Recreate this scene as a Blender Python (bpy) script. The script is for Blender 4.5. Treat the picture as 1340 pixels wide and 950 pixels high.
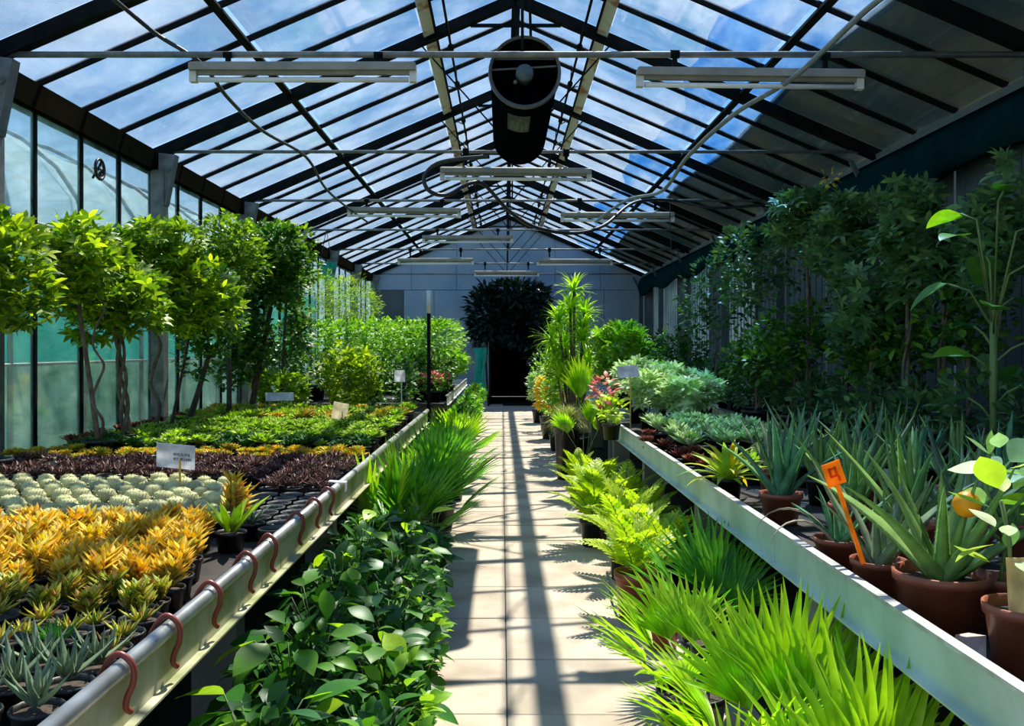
import bpy, math, random
import numpy as np
from mathutils import Matrix, Vector

# ------------------------------------------------------------------ clear
for o in list(bpy.data.objects):
    bpy.data.objects.remove(o, do_unlink=True)
S = bpy.context.scene
COL = S.collection
PI = math.pi
rnd = random.Random(7)

# ------------------------------------------------------------------ camera
F = 1190.0; CX = 657.0; CY = 455.0; EYE = 1.5
cam = bpy.data.cameras.new('camera')
cam.lens = 36.0 * F / 1340.0
cam.shift_x = (670 - CX) / 1340.0
cam.shift_y = -(475 - CY) / 1340.0
cam.clip_start = 0.05; cam.clip_end = 300
co = bpy.data.objects.new('camera', cam); COL.objects.link(co)
co.location = (0, 0, EYE); co.rotation_euler = (PI / 2, 0, 0)
S.camera = co

# ------------------------------------------------------------------ sky, sun, exposure
SUN_DIR = Vector((0.168, 0.57, 1.0)).normalized()
world = bpy.data.worlds.new('sky'); S.world = world; world.use_nodes = True
nt = world.node_tree; nt.nodes.clear()
def N(nt, t, **kw):
    n = nt.nodes.new(t)
    for k, v in kw.items():
        setattr(n, k, v)
    return n
out = N(nt, 'ShaderNodeOutputWorld'); bg = N(nt, 'ShaderNodeBackground')
tc = N(nt, 'ShaderNodeTexCoord'); sp = N(nt, 'ShaderNodeSeparateXYZ')
rp = N(nt, 'ShaderNodeValToRGB')
rp.color_ramp.elements[0].position = 0.0; rp.color_ramp.elements[0].color = (0.66, 0.83, 1.0, 1)
rp.color_ramp.elements[1].position = 0.75; rp.color_ramp.elements[1].color = (0.07, 0.22, 0.58, 1)
e = rp.color_ramp.elements.new(0.28); e.color = (0.24, 0.52, 0.95, 1)
mp = N(nt, 'ShaderNodeMapping'); mp.inputs['Scale'].default_value = (1, 1, 3.0)
no = N(nt, 'ShaderNodeTexNoise'); no.inputs['Scale'].default_value = 2.6; no.inputs['Detail'].default_value = 7; no.inputs['Roughness'].default_value = 0.6
cr = N(nt, 'ShaderNodeValToRGB'); cr.color_ramp.elements[0].position = 0.5; cr.color_ramp.elements[1].position = 0.9
mx = N(nt, 'ShaderNodeMixRGB'); mx.inputs[2].default_value = (1.0, 1.0, 1.0, 1)
L = nt.links.new
L(tc.outputs['Generated'], sp.inputs[0]); L(sp.outputs['Z'], rp.inputs[0])
L(tc.outputs['Generated'], mp.inputs[0]); L(mp.outputs[0], no.inputs[0]); L(no.outputs[0], cr.inputs[0])
L(cr.outputs[0], mx.inputs[0]); L(rp.outputs[0], mx.inputs[1]); L(mx.outputs[0], bg.inputs[0])
bg.inputs[1].default_value = 1.3
L(bg.outputs[0], out.inputs[0])
sun = bpy.data.lights.new('sun', 'SUN'); sun.energy = 8.5; sun.angle = math.radians(0.6); sun.color = (1.0, 0.94, 0.82)
so = bpy.data.objects.new('sun', sun); COL.objects.link(so)
so.rotation_euler = SUN_DIR.to_track_quat('Z', 'Y').to_euler(); so.location = (3, 10, 12)
S.view_settings.view_transform = 'Standard'; S.view_settings.look = 'None'
S.view_settings.exposure = 0.0; S.view_settings.gamma = 1.0
S.view_settings.use_curve_mapping = False

def P(px, py, Y):
    s = F / Y
    return Vector(((px - CX) / s, Y, EYE + (CY - py) / s))

# ------------------------------------------------------------------ materials
MC = {}
def newmat(name):
    m = bpy.data.materials.new(name); m.use_nodes = True
    m.node_tree.nodes.clear(); MC[name] = m
    return m, m.node_tree
def c4(c): return (c[0], c[1], c[2], 1)

def mat(name, c1, c2=None, rough=0.6, metal=0.0, scale=8.0, bump=0.0, lo=0.35, hi=0.7, objrand=0.0, detail=4, stretch=None, spec=0.5):
    if name in MC: return MC[name]
    m, nt = newmat(name); L = nt.links.new
    o = N(nt, 'ShaderNodeOutputMaterial'); b = N(nt, 'ShaderNodeBsdfPrincipled')
    b.inputs['Roughness'].default_value = rough; b.inputs['Metallic'].default_value = metal
    b.inputs['Specular IOR Level'].default_value = spec
    tc = N(nt, 'ShaderNodeTexCoord'); no = N(nt, 'ShaderNodeTexNoise')
    no.inputs['Scale'].default_value = scale; no.inputs['Detail'].default_value = detail
    mpn = N(nt, 'ShaderNodeMapping')
    if stretch: mpn.inputs['Scale'].default_value = stretch
    L(tc.outputs['Object'], mpn.inputs[0]); L(mpn.outputs[0], no.inputs[0])
    r = N(nt, 'ShaderNodeValToRGB')
    r.color_ramp.elements[0].position = lo; r.color_ramp.elements[0].color = c4(c1)
    r.color_ramp.elements[1].position = hi; r.color_ramp.elements[1].color = c4(c2 or c1)
    L(no.outputs[0], r.inputs[0])
    src = r.outputs[0]
    if objrand:
        oi = N(nt, 'ShaderNodeObjectInfo'); hs = N(nt, 'ShaderNodeHueSaturation')
        mr = N(nt, 'ShaderNodeMapRange'); mr.inputs[3].default_value = 1 - objrand; mr.inputs[4].default_value = 1 + objrand
        L(oi.outputs['Random'], mr.inputs[0]); L(mr.outputs[0], hs.inputs['Value']); L(src, hs.inputs['Color'])
        src = hs.outputs[0]
    L(src, b.inputs['Base Color'])
    if bump:
        bp = N(nt, 'ShaderNodeBump'); bp.inputs['Strength'].default_value = bump; bp.inputs['Distance'].default_value = 0.01
        L(no.outputs[0], bp.inputs['Height']); L(bp.outputs[0], b.inputs['Normal'])
    L(b.outputs[0], o.inputs[0])
    return m

def leafmat(name, cols, rough=0.45, trans=0.4, tint=(1.15, 1.25, 0.5), spec=0.4, spots=None):
    """colours spread leaf by leaf (random per island) and plant by plant"""
    m, nt = newmat(name); L = nt.links.new
    o = N(nt, 'ShaderNodeOutputMaterial'); b = N(nt, 'ShaderNodeBsdfPrincipled')
    b.inputs['Roughness'].default_value = rough
    b.inputs['Specular IOR Level'].default_value = spec
    g = N(nt, 'ShaderNodeNewGeometry'); oi = N(nt, 'ShaderNodeObjectInfo')
    ad = N(nt, 'ShaderNodeMath', operation='ADD'); fr = N(nt, 'ShaderNodeMath', operation='FRACT')
    L(g.outputs['Random Per Island'], ad.inputs[0]); L(oi.outputs['Random'], ad.inputs[1]); L(ad.outputs[0], fr.inputs[0])
    r = N(nt, 'ShaderNodeValToRGB')
    el = r.color_ramp.elements
    for i, c in enumerate(cols):
        p = i / max(1, len(cols) - 1)
        if i < 2:
            el[i].position = p if len(cols) > 1 else i; el[i].color = c4(c)
        else:
            el.new(p).color = c4(c)
    if len(cols) > 2:
        for i, c in enumerate(cols):
            pass
        while len(el) > 1: el.remove(el[-1])
        el[0].position = 0; el[0].color = c4(cols[0])
        for i, c in enumerate(cols[1:], 1):
            el.new(i / (len(cols) - 1)).color = c4(c)
    L(fr.outputs[0], r.inputs[0])
    src = r.outputs[0]
    tc = N(nt, 'ShaderNodeTexCoord'); no = N(nt, 'ShaderNodeTexNoise')
    no.inputs['Scale'].default_value = 40 if spots else 14; no.inputs['Detail'].default_value = 3
    L(tc.outputs['Object'], no.inputs[0])
    if spots:
        cr = N(nt, 'ShaderNodeValToRGB'); cr.color_ramp.elements[0].position = 0.50; cr.color_ramp.elements[1].position = 0.56
        mx = N(nt, 'ShaderNodeMixRGB'); mx.inputs[2].default_value = c4(spots)
        L(no.outputs[0], cr.inputs[0]); L(cr.outputs[0], mx.inputs[0]); L(src, mx.inputs[1]); src = mx.outputs[0]
    else:
        hs = N(nt, 'ShaderNodeHueSaturation'); mr = N(nt, 'ShaderNodeMapRange')
        mr.inputs[1].default_value = 0.3; mr.inputs[2].default_value = 0.7
        mr.inputs[3].default_value = 0.75; mr.inputs[4].default_value = 1.25
        L(no.outputs[0], mr.inputs[0]); L(mr.outputs[0], hs.inputs['Value']); L(src, hs.inputs['Color']); src = hs.outputs[0]
    L(src, b.inputs['Base Color'])
    if trans > 0:
        t = N(nt, 'ShaderNodeBsdfTranslucent'); mu = N(nt, 'ShaderNodeMixRGB', blend_type='MULTIPLY')
        mu.inputs[0].default_value = 1; mu.inputs[2].default_value = c4(tint)
        L(src, mu.inputs[1]); L(mu.outputs[0], t.inputs[0])
        ms = N(nt, 'ShaderNodeMixShader'); ms.inputs[0].default_value = trans
        L(b.outputs[0], ms.inputs[1]); L(t.outputs[0], ms.inputs[2]); L(ms.outputs[0], o.inputs[0])
    else:
        L(b.outputs[0], o.inputs[0])
    return m

def glassmat(name, tint, dirt=(0.04, 0.3), dcol=(0.8, 0.85, 0.85), scale=1.2, gloss=0.06):
    m, nt = newmat(name); L = nt.links.new
    o = N(nt, 'ShaderNodeOutputMaterial')
    t = N(nt, 'ShaderNodeBsdfTransparent'); t.inputs[0].default_value = c4(tint)
    g = N(nt, 'ShaderNodeBsdfGlossy'); g.inputs['Roughness'].default_value = 0.05
    m1 = N(nt, 'ShaderNodeMixShader'); lw = N(nt, 'ShaderNodeLayerWeight'); lw.inputs[0].default_value = 0.12
    mm = N(nt, 'ShaderNodeMath', operation='MULTIPLY'); mm.inputs[1].default_value = gloss * 8
    L(lw.outputs['Fresnel'], mm.inputs[0]); L(mm.outputs[0], m1.inputs[0]); L(t.outputs[0], m1.inputs[1]); L(g.outputs[0], m1.inputs[2])
    d = N(nt, 'ShaderNodeBsdfTranslucent'); d.inputs[0].default_value = c4(dcol)
    tc = N(nt, 'ShaderNodeNewGeometry'); no = N(nt, 'ShaderNodeTexNoise'); no.inputs['Scale'].default_value = scale
    no.inputs['Detail'].default_value = 6; no.inputs['Roughness'].default_value = 0.65
    L(tc.outputs['Position'], no.inputs[0])
    mr = N(nt, 'ShaderNodeMapRange'); mr.inputs[1].default_value = 0.4; mr.inputs[2].default_value = 0.72
    mr.inputs[3].default_value = dirt[0]; mr.inputs[4].default_value = dirt[1]
    L(no.outputs[0], mr.inputs[0])
    m2 = N(nt, 'ShaderNodeMixShader'); L(mr.outputs[0], m2.inputs[0]); L(m1.outputs[0], m2.inputs[1]); L(d.outputs[0], m2.inputs[2])
    L(m2.outputs[0], o.inputs[0])
    return m

def filmmat(name, c1, c2, transp, transl=0.5, scale=2.0, stretch=None):
    """woven / plastic sheet: part transparent, part translucent"""
    m, nt = newmat(name); L = nt.links.new
    o = N(nt, 'ShaderNodeOutputMaterial')
    g = N(nt, 'ShaderNodeNewGeometry'); no = N(nt, 'ShaderNodeTexNoise'); no.inputs['Scale'].default_value = scale
    no.inputs['Detail'].default_value = 6; no.inputs['Roughness'].default_value = 0.65
    mpn = N(nt, 'ShaderNodeMapping')
    if stretch: mpn.inputs['Scale'].default_value = stretch
    L(g.outputs['Position'], mpn.inputs[0]); L(mpn.outputs[0], no.inputs[0])
    r = N(nt, 'ShaderNodeValToRGB'); r.color_ramp.elements[0].position = 0.35; r.color_ramp.elements[0].color = c4(c1)
    r.color_ramp.elements[1].position = 0.68; r.color_ramp.elements[1].color = c4(c2)
    L(no.outputs[0], r.inputs[0])
    d = N(nt, 'ShaderNodeBsdfDiffuse'); t = N(nt, 'ShaderNodeBsdfTranslucent'); tr = N(nt, 'ShaderNodeBsdfTransparent')
    for q in (d, t, tr): L(r.outputs[0], q.inputs[0])
    a = N(nt, 'ShaderNodeMixShader'); a.inputs[0].default_value = transl
    L(d.outputs[0], a.inputs[1]); L(t.outputs[0], a.inputs[2])
    b = N(nt, 'ShaderNodeMixShader'); b.inputs[0].default_value = transp
    L(a.outputs[0], b.inputs[1]); L(tr.outputs[0], b.inputs[2]); L(b.outputs[0], o.inputs[0])
    return m

steel_dark = mat('dark painted steel', (0.006, 0.008, 0.009), (0.014, 0.016, 0.016), 0.7, 0.0, 6, spec=0.03)
steel_rust = mat('rusty vent rail', (0.72, 0.70, 0.68), (0.40, 0.16, 0.06), 0.6, 0.0, 3.5, lo=0.56, hi=0.66)
steel_grey = mat('galvanised steel', (0.12, 0.13, 0.13), (0.24, 0.25, 0.24), 0.5, 0.3, 10)
gutter_m = mat('weathered dark gutter', (0.005, 0.007, 0.004), (0.014, 0.011, 0.007), 0.75, 0.0, 1.6, spec=0.0)
tube_m = mat('pale bench tube', (0.62, 0.62, 0.56), (0.36, 0.34, 0.28), 0.32, 0.5, 9)
fascia_l = mat('dirty olive bench fascia', (0.55, 0.52, 0.36), (0.24, 0.26, 0.09), 0.5, 0.0, 4.5, lo=0.4, hi=0.62)
fascia_r = mat('pale green bench fascia', (0.66, 0.78, 0.66), (0.44, 0.55, 0.44), 0.4, 0.1, 4.0, lo=0.4, hi=0.7)
rim_r = mat('white worn rim', (0.78, 0.78, 0.78), (0.45, 0.44, 0.42), 0.35, 0.3, 14)
tray_m = mat('black tray mat', (0.012, 0.011, 0.01), (0.045, 0.032, 0.024), 0.85, 0, 12, bump=0.5)
slab_m = mat('concrete paving', (0.36, 0.275, 0.20), (0.54, 0.45, 0.345), 0.85, 0, 2.2, bump=0.25, lo=0.34, hi=0.56, objrand=0.12, detail=8)
soil_m = mat('dark ground', (0.02, 0.016, 0.012), (0.06, 0.045, 0.03), 0.95, 0, 7, bump=0.8)
soilpot_m = mat('potting soil', (0.03, 0.02, 0.013), (0.10, 0.07, 0.045), 0.95, 0, 60, bump=0.8)
pot_black = mat('black plastic pot', (0.01, 0.01, 0.011), (0.02, 0.02, 0.02), 0.4)
pot_terra = mat('terracotta plastic pot', (0.30, 0.075, 0.035), (0.38, 0.11, 0.055), 0.45, 0, 9, objrand=0.15)
white_m = mat('white enamel', (0.80, 0.79, 0.74), (0.66, 0.63, 0.55), 0.4)
lamp_body = mat('aged batten housing', (0.24, 0.23, 0.19), (0.35, 0.33, 0.27), 0.5, 0, 6)
tube_glass = mat('unlit lamp tube', (0.85, 0.85, 0.84), None, 0.25)
hose_m = mat('black rubber hose', (0.015, 0.016, 0.018), (0.03, 0.03, 0.035), 0.5)
hose_g = mat('grey ribbed conduit', (0.16, 0.19, 0.20), (0.24, 0.27, 0.28), 0.45)
hook_m = mat('red brown hook', (0.22, 0.035, 0.025), (0.30, 0.06, 0.04), 0.4)
bark_m = mat('pale bark', (0.10, 0.07, 0.045), (0.22, 0.17, 0.12), 0.85, 0, 14, bump=0.6)
bark_d = mat('dark bark', (0.035, 0.025, 0.016), (0.09, 0.06, 0.04), 0.85, 0, 14, bump=0.6)
wallgrey = mat('bluish grey board', (0.24, 0.33, 0.44), (0.34, 0.42, 0.50), 0.85, 0, 1.4)
wallpanel = mat('dull grey wall sheet', (0.07, 0.09, 0.10), (0.11, 0.125, 0.125), 0.8, 0, 1.4)
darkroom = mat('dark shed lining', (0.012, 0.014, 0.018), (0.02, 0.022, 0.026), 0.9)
concrete = mat('old concrete', (0.25, 0.24, 0.21), (0.36, 0.35, 0.31), 0.9, 0, 5, bump=0.3)
paper = leafmat('white card', [(0.85, 0.84, 0.88), (0.85, 0.84, 0.88)], 0.6, 0.5, (1, 1, 1), .2)
cream_card = leafmat('cream card', [(0.88, 0.80, 0.66), (0.88, 0.80, 0.66)], 0.6, 0.5, (1, 1, 1), .2)
beige_card = leafmat('beige label board', [(0.85, 0.68, 0.40), (0.85, 0.68, 0.40)], 0.7, 0.5, (1, 1, .9), .2)
ink = mat('dark ink', (0.04, 0.03, 0.05), None, 0.6)
stake_y = mat('yellow stake', (0.75, 0.47, 0.05), None, 0.5)
tag_o = leafmat('orange plastic tag', [(1.0, 0.42, 0.02), (1.0, 0.42, 0.02)], 0.4, 0.5, (1, .9, .6))
tag_r = leafmat('red orange print', [(0.95, 0.15, 0.01), (0.95, 0.15, 0.01)], 0.5, 0.5, (1, .8, .6))
orange_m = leafmat('orange peel', [(1.0, 0.45, 0.01), (1.0, 0.5, 0.02)], 0.4, 0.35, (1, .9, .6))
fan_m = mat('dark fan casing', (0.0025, 0.004, 0.005), (0.004, 0.006, 0.007), 0.6, 0.0, spec=0.0)
fan_side = mat('grey fan rim', (0.07, 0.07, 0.065), (0.11, 0.105, 0.10), 0.5)
hub_m = mat('grey green hub', (0.07, 0.105, 0.105), None, 0.4)
sticker_m = mat('faded sticker', (0.02, 0.035, 0.04), None, 0.6)
sticker_l = mat('sticker emblem', (0.07, 0.11, 0.12), None, 0.6)
gravel = mat('pale outdoor ground', (0.34, 0.38, 0.26), (0.5, 0.5, 0.40), 0.95, 0, 1.5)
petal_m = leafmat('pink petals', [(0.75, 0.06, 0.10), (0.85, 0.30, 0.25), (0.8, 0.5, 0.3)], trans=0.3, tint=(1.1, 1, 1))

glass_roof = glassmat('roof glass', (0.97, 0.99, 0.995), (0.0, 0.10), (0.85, 0.9, 0.95), 1.1)
glass_wall = glassmat('wall glass', (0.93, 0.985, 0.97), (0.02, 0.22), (0.75, 0.92, 0.88), 1.6)
film_blue = filmmat('blue plastic film', (0.26, 0.60, 0.92), (0.96, 0.98, 1.0), 0.92, 0.5, 1.3, (1.6, .5, 1))
film_grey = filmmat('grey shade tarpaulin', (0.075, 0.12, 0.135), (0.21, 0.205, 0.165), 0.02, 0.6, 0.9)
net_teal = filmmat('teal shade net', (0.02, 0.60, 0.50), (0.25, 0.82, 0.70), 0.3, 0.6, 1.4)
net_dark = filmmat('dark teal net', (0.004, 0.03, 0.035), (0.008, 0.05, 0.055), 0.02, 0.3, 2)
film_white = filmmat('white tunnel film', (0.70, 0.82, 0.90), (0.95, 0.98, 0.98), 0.5, 0.6, 1.5)
panel_pale = filmmat('pale translucent sheet', (0.28, 0.36, 0.38), (0.45, 0.52, 0.52), 0.1, 0.7, 1.5)
cloth_teal = mat('teal cloth', (0.0, 0.28, 0.24), (0.01, 0.42, 0.36), 0.7)

G = {}
G['gold'] = leafmat('golden leaves', [(0.98, 0.66, 0.03), (1.0, 0.76, 0.06), (0.98, 0.60, 0.08), (1.0, 0.86, 0.22), (0.96, 0.85, 0.06)], trans=0.48, tint=(1.0, 1.0, 0.6))
G['goldgreen'] = leafmat('olive gold leaves', [(0.40, 0.46, 0.04), (0.80, 0.66, 0.06), (0.20, 0.34, 0.04), (0.80, 0.38, 0.10)], trans=0.3)
G['lime'] = leafmat('lime leaves', [(0.42, 0.58, 0.03), (0.58, 0.70, 0.06), (0.30, 0.50, 0.03)], trans=0.45)
G['bromeliad'] = leafmat('yellow green leaves', [(0.40, 0.66, 0.04), (0.55, 0.74, 0.05), (0.95, 0.55, 0.02), (0.30, 0.56, 0.05), (0.62, 0.76, 0.06)], trans=0.4)
G['palm'] = leafmat('bright palm leaf', [(0.36, 0.60, 0.015), (0.50, 0.74, 0.03), (0.22, 0.46, 0.015)], trans=0.5, rough=0.4)
G['palmgreen'] = leafmat('mid green palm leaf', [(0.05, 0.24, 0.02), (0.11, 0.38, 0.02), (0.20, 0.48, 0.03)], trans=0.4, rough=0.4)
G['feather'] = leafmat('yellow green fronds', [(0.36, 0.52, 0.015), (0.56, 0.70, 0.03), (0.20, 0.38, 0.015)], trans=0.45)
G['broad'] = leafmat('glossy broad leaf', [(0.02, 0.10, 0.015), (0.05, 0.20, 0.015), (0.03, 0.13, 0.045), (0.16, 0.40, 0.02), (0.015, 0.07, 0.012)], trans=0.3, rough=0.4, spec=0.28)
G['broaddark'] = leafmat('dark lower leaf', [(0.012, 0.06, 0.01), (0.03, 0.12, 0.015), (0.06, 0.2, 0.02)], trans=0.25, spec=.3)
G['aloe'] = leafmat('aloe green', [(0.22, 0.40, 0.11), (0.28, 0.46, 0.12), (0.16, 0.33, 0.12)], trans=0.32, tint=(1, 1.1, .7), rough=0.42)
G['aloeblue'] = leafmat('blue green aloe', [(0.09, 0.27, 0.17), (0.13, 0.34, 0.19), (0.18, 0.40, 0.14)], trans=0.32, tint=(1, 1.1, .7))
G['aloegrey'] = leafmat('grey green aloe', [(0.24, 0.34, 0.20), (0.18, 0.27, 0.17), (0.36, 0.44, 0.28)], trans=0.32, tint=(1, 1.1, .7))
G['dry'] = leafmat('dry leaf', [(0.28, 0.24, 0.18), (0.42, 0.38, 0.30)], trans=0.1)
G['purple'] = leafmat('dark purple leaves', [(0.13, 0.05, 0.045), (0.26, 0.11, 0.085), (0.06, 0.03, 0.025), (0.5, 0.33, 0.28)], trans=0.2)
G['rosette'] = leafmat('green rosette leaves', [(0.40, 0.60, 0.03), (0.70, 0.82, 0.08), (0.08, 0.24, 0.03), (0.85, 0.92, 0.35)], trans=0.5)
G['darkrosette'] = leafmat('dark green rosette leaves', [(0.02, 0.09, 0.015), (0.05, 0.16, 0.02), (0.10, 0.24, 0.04)], trans=0.2)
G['amber'] = leafmat('amber rosette leaves', [(0.98, 0.72, 0.05), (0.85, 0.42, 0.08), (0.85, 0.82, 0.12), (0.45, 0.55, 0.04)], trans=0.45)
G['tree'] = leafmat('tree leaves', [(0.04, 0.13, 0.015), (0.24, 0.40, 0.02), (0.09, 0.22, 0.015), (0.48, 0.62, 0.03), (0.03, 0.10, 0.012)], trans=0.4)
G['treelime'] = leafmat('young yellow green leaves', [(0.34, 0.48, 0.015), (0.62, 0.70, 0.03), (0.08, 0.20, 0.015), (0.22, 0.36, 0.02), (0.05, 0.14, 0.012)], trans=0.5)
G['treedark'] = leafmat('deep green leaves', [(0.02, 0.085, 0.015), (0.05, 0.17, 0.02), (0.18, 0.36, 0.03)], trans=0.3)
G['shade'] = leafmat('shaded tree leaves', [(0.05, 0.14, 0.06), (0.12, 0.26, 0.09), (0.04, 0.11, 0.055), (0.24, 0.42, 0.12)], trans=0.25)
G['shrub'] = leafmat('shrub leaves', [(0.10, 0.30, 0.02), (0.26, 0.50, 0.03), (0.42, 0.64, 0.05)], trans=0.4)
G['variegated'] = leafmat('variegated leaves', [(0.60, 0.78, 0.40), (0.34, 0.58, 0.14), (0.88, 0.95, 0.70), (0.40, 0.62, 0.20)], trans=0.35, tint=(1, 1.1, .8))
G['cream'] = leafmat('lime and white leaf', [(0.40, 0.60, 0.04), (0.52, 0.70, 0.06), (0.80, 0.86, 0.62), (0.28, 0.52, 0.04)], trans=0.45)
G['red'] = leafmat('red rosette leaves', [(0.30, 0.05, 0.03), (0.18, 0.05, 0.03), (0.42, 0.14, 0.06)], trans=0.2)
G['grass'] = leafmat('wispy grass', [(0.34, 0.38, 0.12), (0.48, 0.50, 0.20), (0.20, 0.26, 0.07)], trans=0.35)
G['black'] = leafmat('dark climber leaves', [(0.01, 0.025, 0.018), (0.02, 0.045, 0.03)], trans=0.15)
G['cactus'] = mat('cactus flesh', (0.40, 0.42, 0.17), (0.60, 0.57, 0.30), 0.7, 0, 30, objrand=0.3)
G['spine'] = mat('cream spines', (0.85, 0.78, 0.48), (0.66, 0.60, 0.34), 0.7, 0, 30, objrand=0.15)
stem_m = mat('green stem', (0.12, 0.20, 0.04), (0.20, 0.26, 0.08), 0.6)

# ------------------------------------------------------------------ geometry helpers
class MB:
    def __init__(s): s.V = []; s.F = []; s.n = 0; s.mi = []
    def add(s, V, Fc, M=None, mi=0):
        V = np.asarray(V, float)
        if M is not None:
            A = np.array(M); V = V @ A[:3, :3].T + A[:3, 3]
        s.V.append(V); k = s.n
        s.F.extend([tuple(i + k for i in f) for f in Fc]); s.mi.extend([mi] * len(Fc)); s.n += len(V)
        return s
    def mesh(s, name, mats, smooth=True):
        me = bpy.data.meshes.new(name)
        V = np.concatenate(s.V) if s.V else np.zeros((0, 3))
        me.from_pydata(V.tolist(), [], s.F)
        if not isinstance(mats, (list, tuple)): mats = [mats]
        for m in mats: me.materials.append(m)
        if len(mats) > 1: me.polygons.foreach_set('material_index', s.mi)
        if smooth: me.polygons.foreach_set('use_smooth', [True] * len(me.polygons))
        me.update()
        return me

BOXV = np.array([(x, y, z) for x in (-.5, .5) for y in (-.5, .5) for z in (-.5, .5)])
BOXF = [(0, 1, 3, 2), (4, 6, 7, 5), (0, 4, 5, 1), (2, 3, 7, 6), (0, 2, 6, 4), (1, 5, 7, 3)]
def gbox(sx, sy, sz, c=(0, 0, 0)): return BOXV * (sx, sy, sz) + np.array(c), BOXF
def bevbox(sx, sy, sz, b, c=(0, 0, 0)):
    """box with chamfered top edges"""
    x, y, z = sx / 2, sy / 2, sz / 2
    V = [(-x, -y, -z), (x, -y, -z), (x, y, -z), (-x, y, -z), (-x, -y, z - b), (x, -y, z - b), (x, y, z - b), (-x, y, z - b),
         (-x + b, -y + b, z), (x - b, -y + b, z), (x - b, y - b, z), (-x + b, y - b, z)]
    Fc = [(3, 2, 1, 0)] + [(i, (i + 1) % 4, 4 + (i + 1) % 4, 4 + i) for i in range(4)] + [(4 + i, 4 + (i + 1) % 4, 8 + (i + 1) % 4, 8 + i) for i in range(4)] + [(8, 9, 10, 11)]
    return np.array(V) + np.array(c), Fc
def gbar(a, b, w, h, up=(0, 0, 1)):
    a = Vector(a); b = Vector(b); d = b - a; l = d.length; d.normalize()
    s = d.cross(Vector(up)); s.normalize(); u = s.cross(d)
    M = Matrix((s, d, u)).transposed().to_4x4(); M.translation = (a + b) / 2
    V, Fc = gbox(w, l, h); A = np.array(M)
    return V @ A[:3, :3].T + A[:3, 3], Fc
def gtube(pts, r, n=6, cap=True):
    pts = [Vector(p) for p in pts]; m = len(pts)
    rs = r if isinstance(r, (list, tuple)) else [r] * m
    V = []; prev = None
    for i, p in enumerate(pts):
        t = (pts[min(i + 1, m - 1)] - pts[max(i - 1, 0)]).normalized()
        if prev is None:
            a = Vector((0, 0, 1)) if abs(t.z) < .9 else Vector((1, 0, 0))
            u = t.cross(a).normalized()
        else:
            u = (prev - t * prev.dot(t)).normalized()
        prev = u; v = t.cross(u)
        for k in range(n):
            an = 2 * PI * k / n
            V.append(p + (u * math.cos(an) + v * math.sin(an)) * rs[i])
    Fc = []
    for i in range(m - 1):
        for k in range(n):
            a = i * n + k; b = i * n + (k + 1) % n
            Fc.append((a, b, b + n, a + n))
    if cap: Fc.append(tuple(range(n))[::-1]); Fc.append(tuple(range((m - 1) * n, m * n)))
    return np.array([tuple(q) for q in V]), Fc
def glathe(prof, n=16):
    V = []; m = len(prof)
    for r, z in prof:
        for k in range(n):
            a = 2 * PI * k / n; V.append((r * math.cos(a), r * math.sin(a), z))
    Fc = []
    for i in range(m - 1):
        for k in range(n):
            a = i * n + k; b = i * n + (k + 1) % n
            Fc.append((a, b, b + n, a + n))
    return np.array(V), Fc

def wprof(kind, t):
    if kind == 'ovate': return max(0.06, math.sin(PI * min(1, t) ** 0.85)) if t < .999 else 0.02
    if kind == 'lance': return max(0.05, math.sin(PI * t ** 0.75) ** 0.9) if t < .999 else 0.02
    if kind == 'heart': return max(0.08, math.sin(PI * t ** 0.6) ** 0.8) if t < .999 else 0.02
    if kind == 'spear': return max(0.02, (1 - t) ** 0.8)
    if kind == 'blade': return max(0.02, min(1, 0.55 + 1.4 * t) * (1 - t ** 2.2))
    if kind == 'spoon': return (0.35 + 0.75 * t) * (1 - max(0, t - .72) / .28 * .95) if t < 1 else 0.03
    return 1
LC = {}
def gleaf(L_, W, droop=0.5, kind='ovate', n=5, fold=0.2, th=0.0, curve=0.0, teeth=0.0):
    key = (L_, W, droop, kind, n, fold, th, curve, teeth)
    if key in LC: return LC[key]
    V = []; x = z = 0.0; k = 4 if th else 3; ph = 0
    for i in range(n + 1):
        t = i / n; w = W / 2 * wprof(kind, t); a = -droop * t ** 1.3 * 1.2
        yb = curve * t * t * L_
        nx, nz = -math.sin(a), math.cos(a)
        f = fold * w
        V.append((x + nx * f, yb - w, z + nz * f)); V.append((x, yb, z)); V.append((x + nx * f, yb + w, z + nz * f))
        if th:
            tt = th * (1 - t * .85); V.append((x - nx * tt, yb, z - nz * tt))
        x += math.cos(a) * L_ / n; z += math.sin(a) * L_ / n
    Fc = []
    for i in range(n):
        a = i * k; b = a + k
        Fc.append((a, b, b + 1, a + 1)); Fc.append((a + 1, b + 1, b + 2, a + 2))
        if th: Fc.append((a + 2, b + 2, b + 3, a + 3)); Fc.append((a + 3, b + 3, b, a))
    if teeth:
        base = list(V)
        for i in range(n - 1):
            for sd in (0, 2):
                for q in (0.25, 0.75):
                    A = np.array(base[i * k + sd]); B = np.array(base[(i + 1) * k + sd]); c = A + (B - A) * q
                    d = (B - A) / np.linalg.norm(B - A) * teeth; sgn = -1 if sd == 0 else 1
                    j = len(V)
                    V += [tuple(c - d * .6), tuple(c + d * .6), tuple(c + d * .5 + np.array((0, sgn * teeth, 0)))]
                    Fc.append((j, j + 1, j + 2))
    LC[key] = (np.array(V), Fc)
    return LC[key]
def RM(az, el, roll=0, p=(0, 0, 0), s=1.0):
    return Matrix.Translation(p) @ Matrix.Rotation(az, 4, 'Z') @ Matrix.Rotation(-el, 4, 'Y') @ Matrix.Rotation(roll, 4, 'X') @ Matrix.Scale(s, 4)

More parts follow.
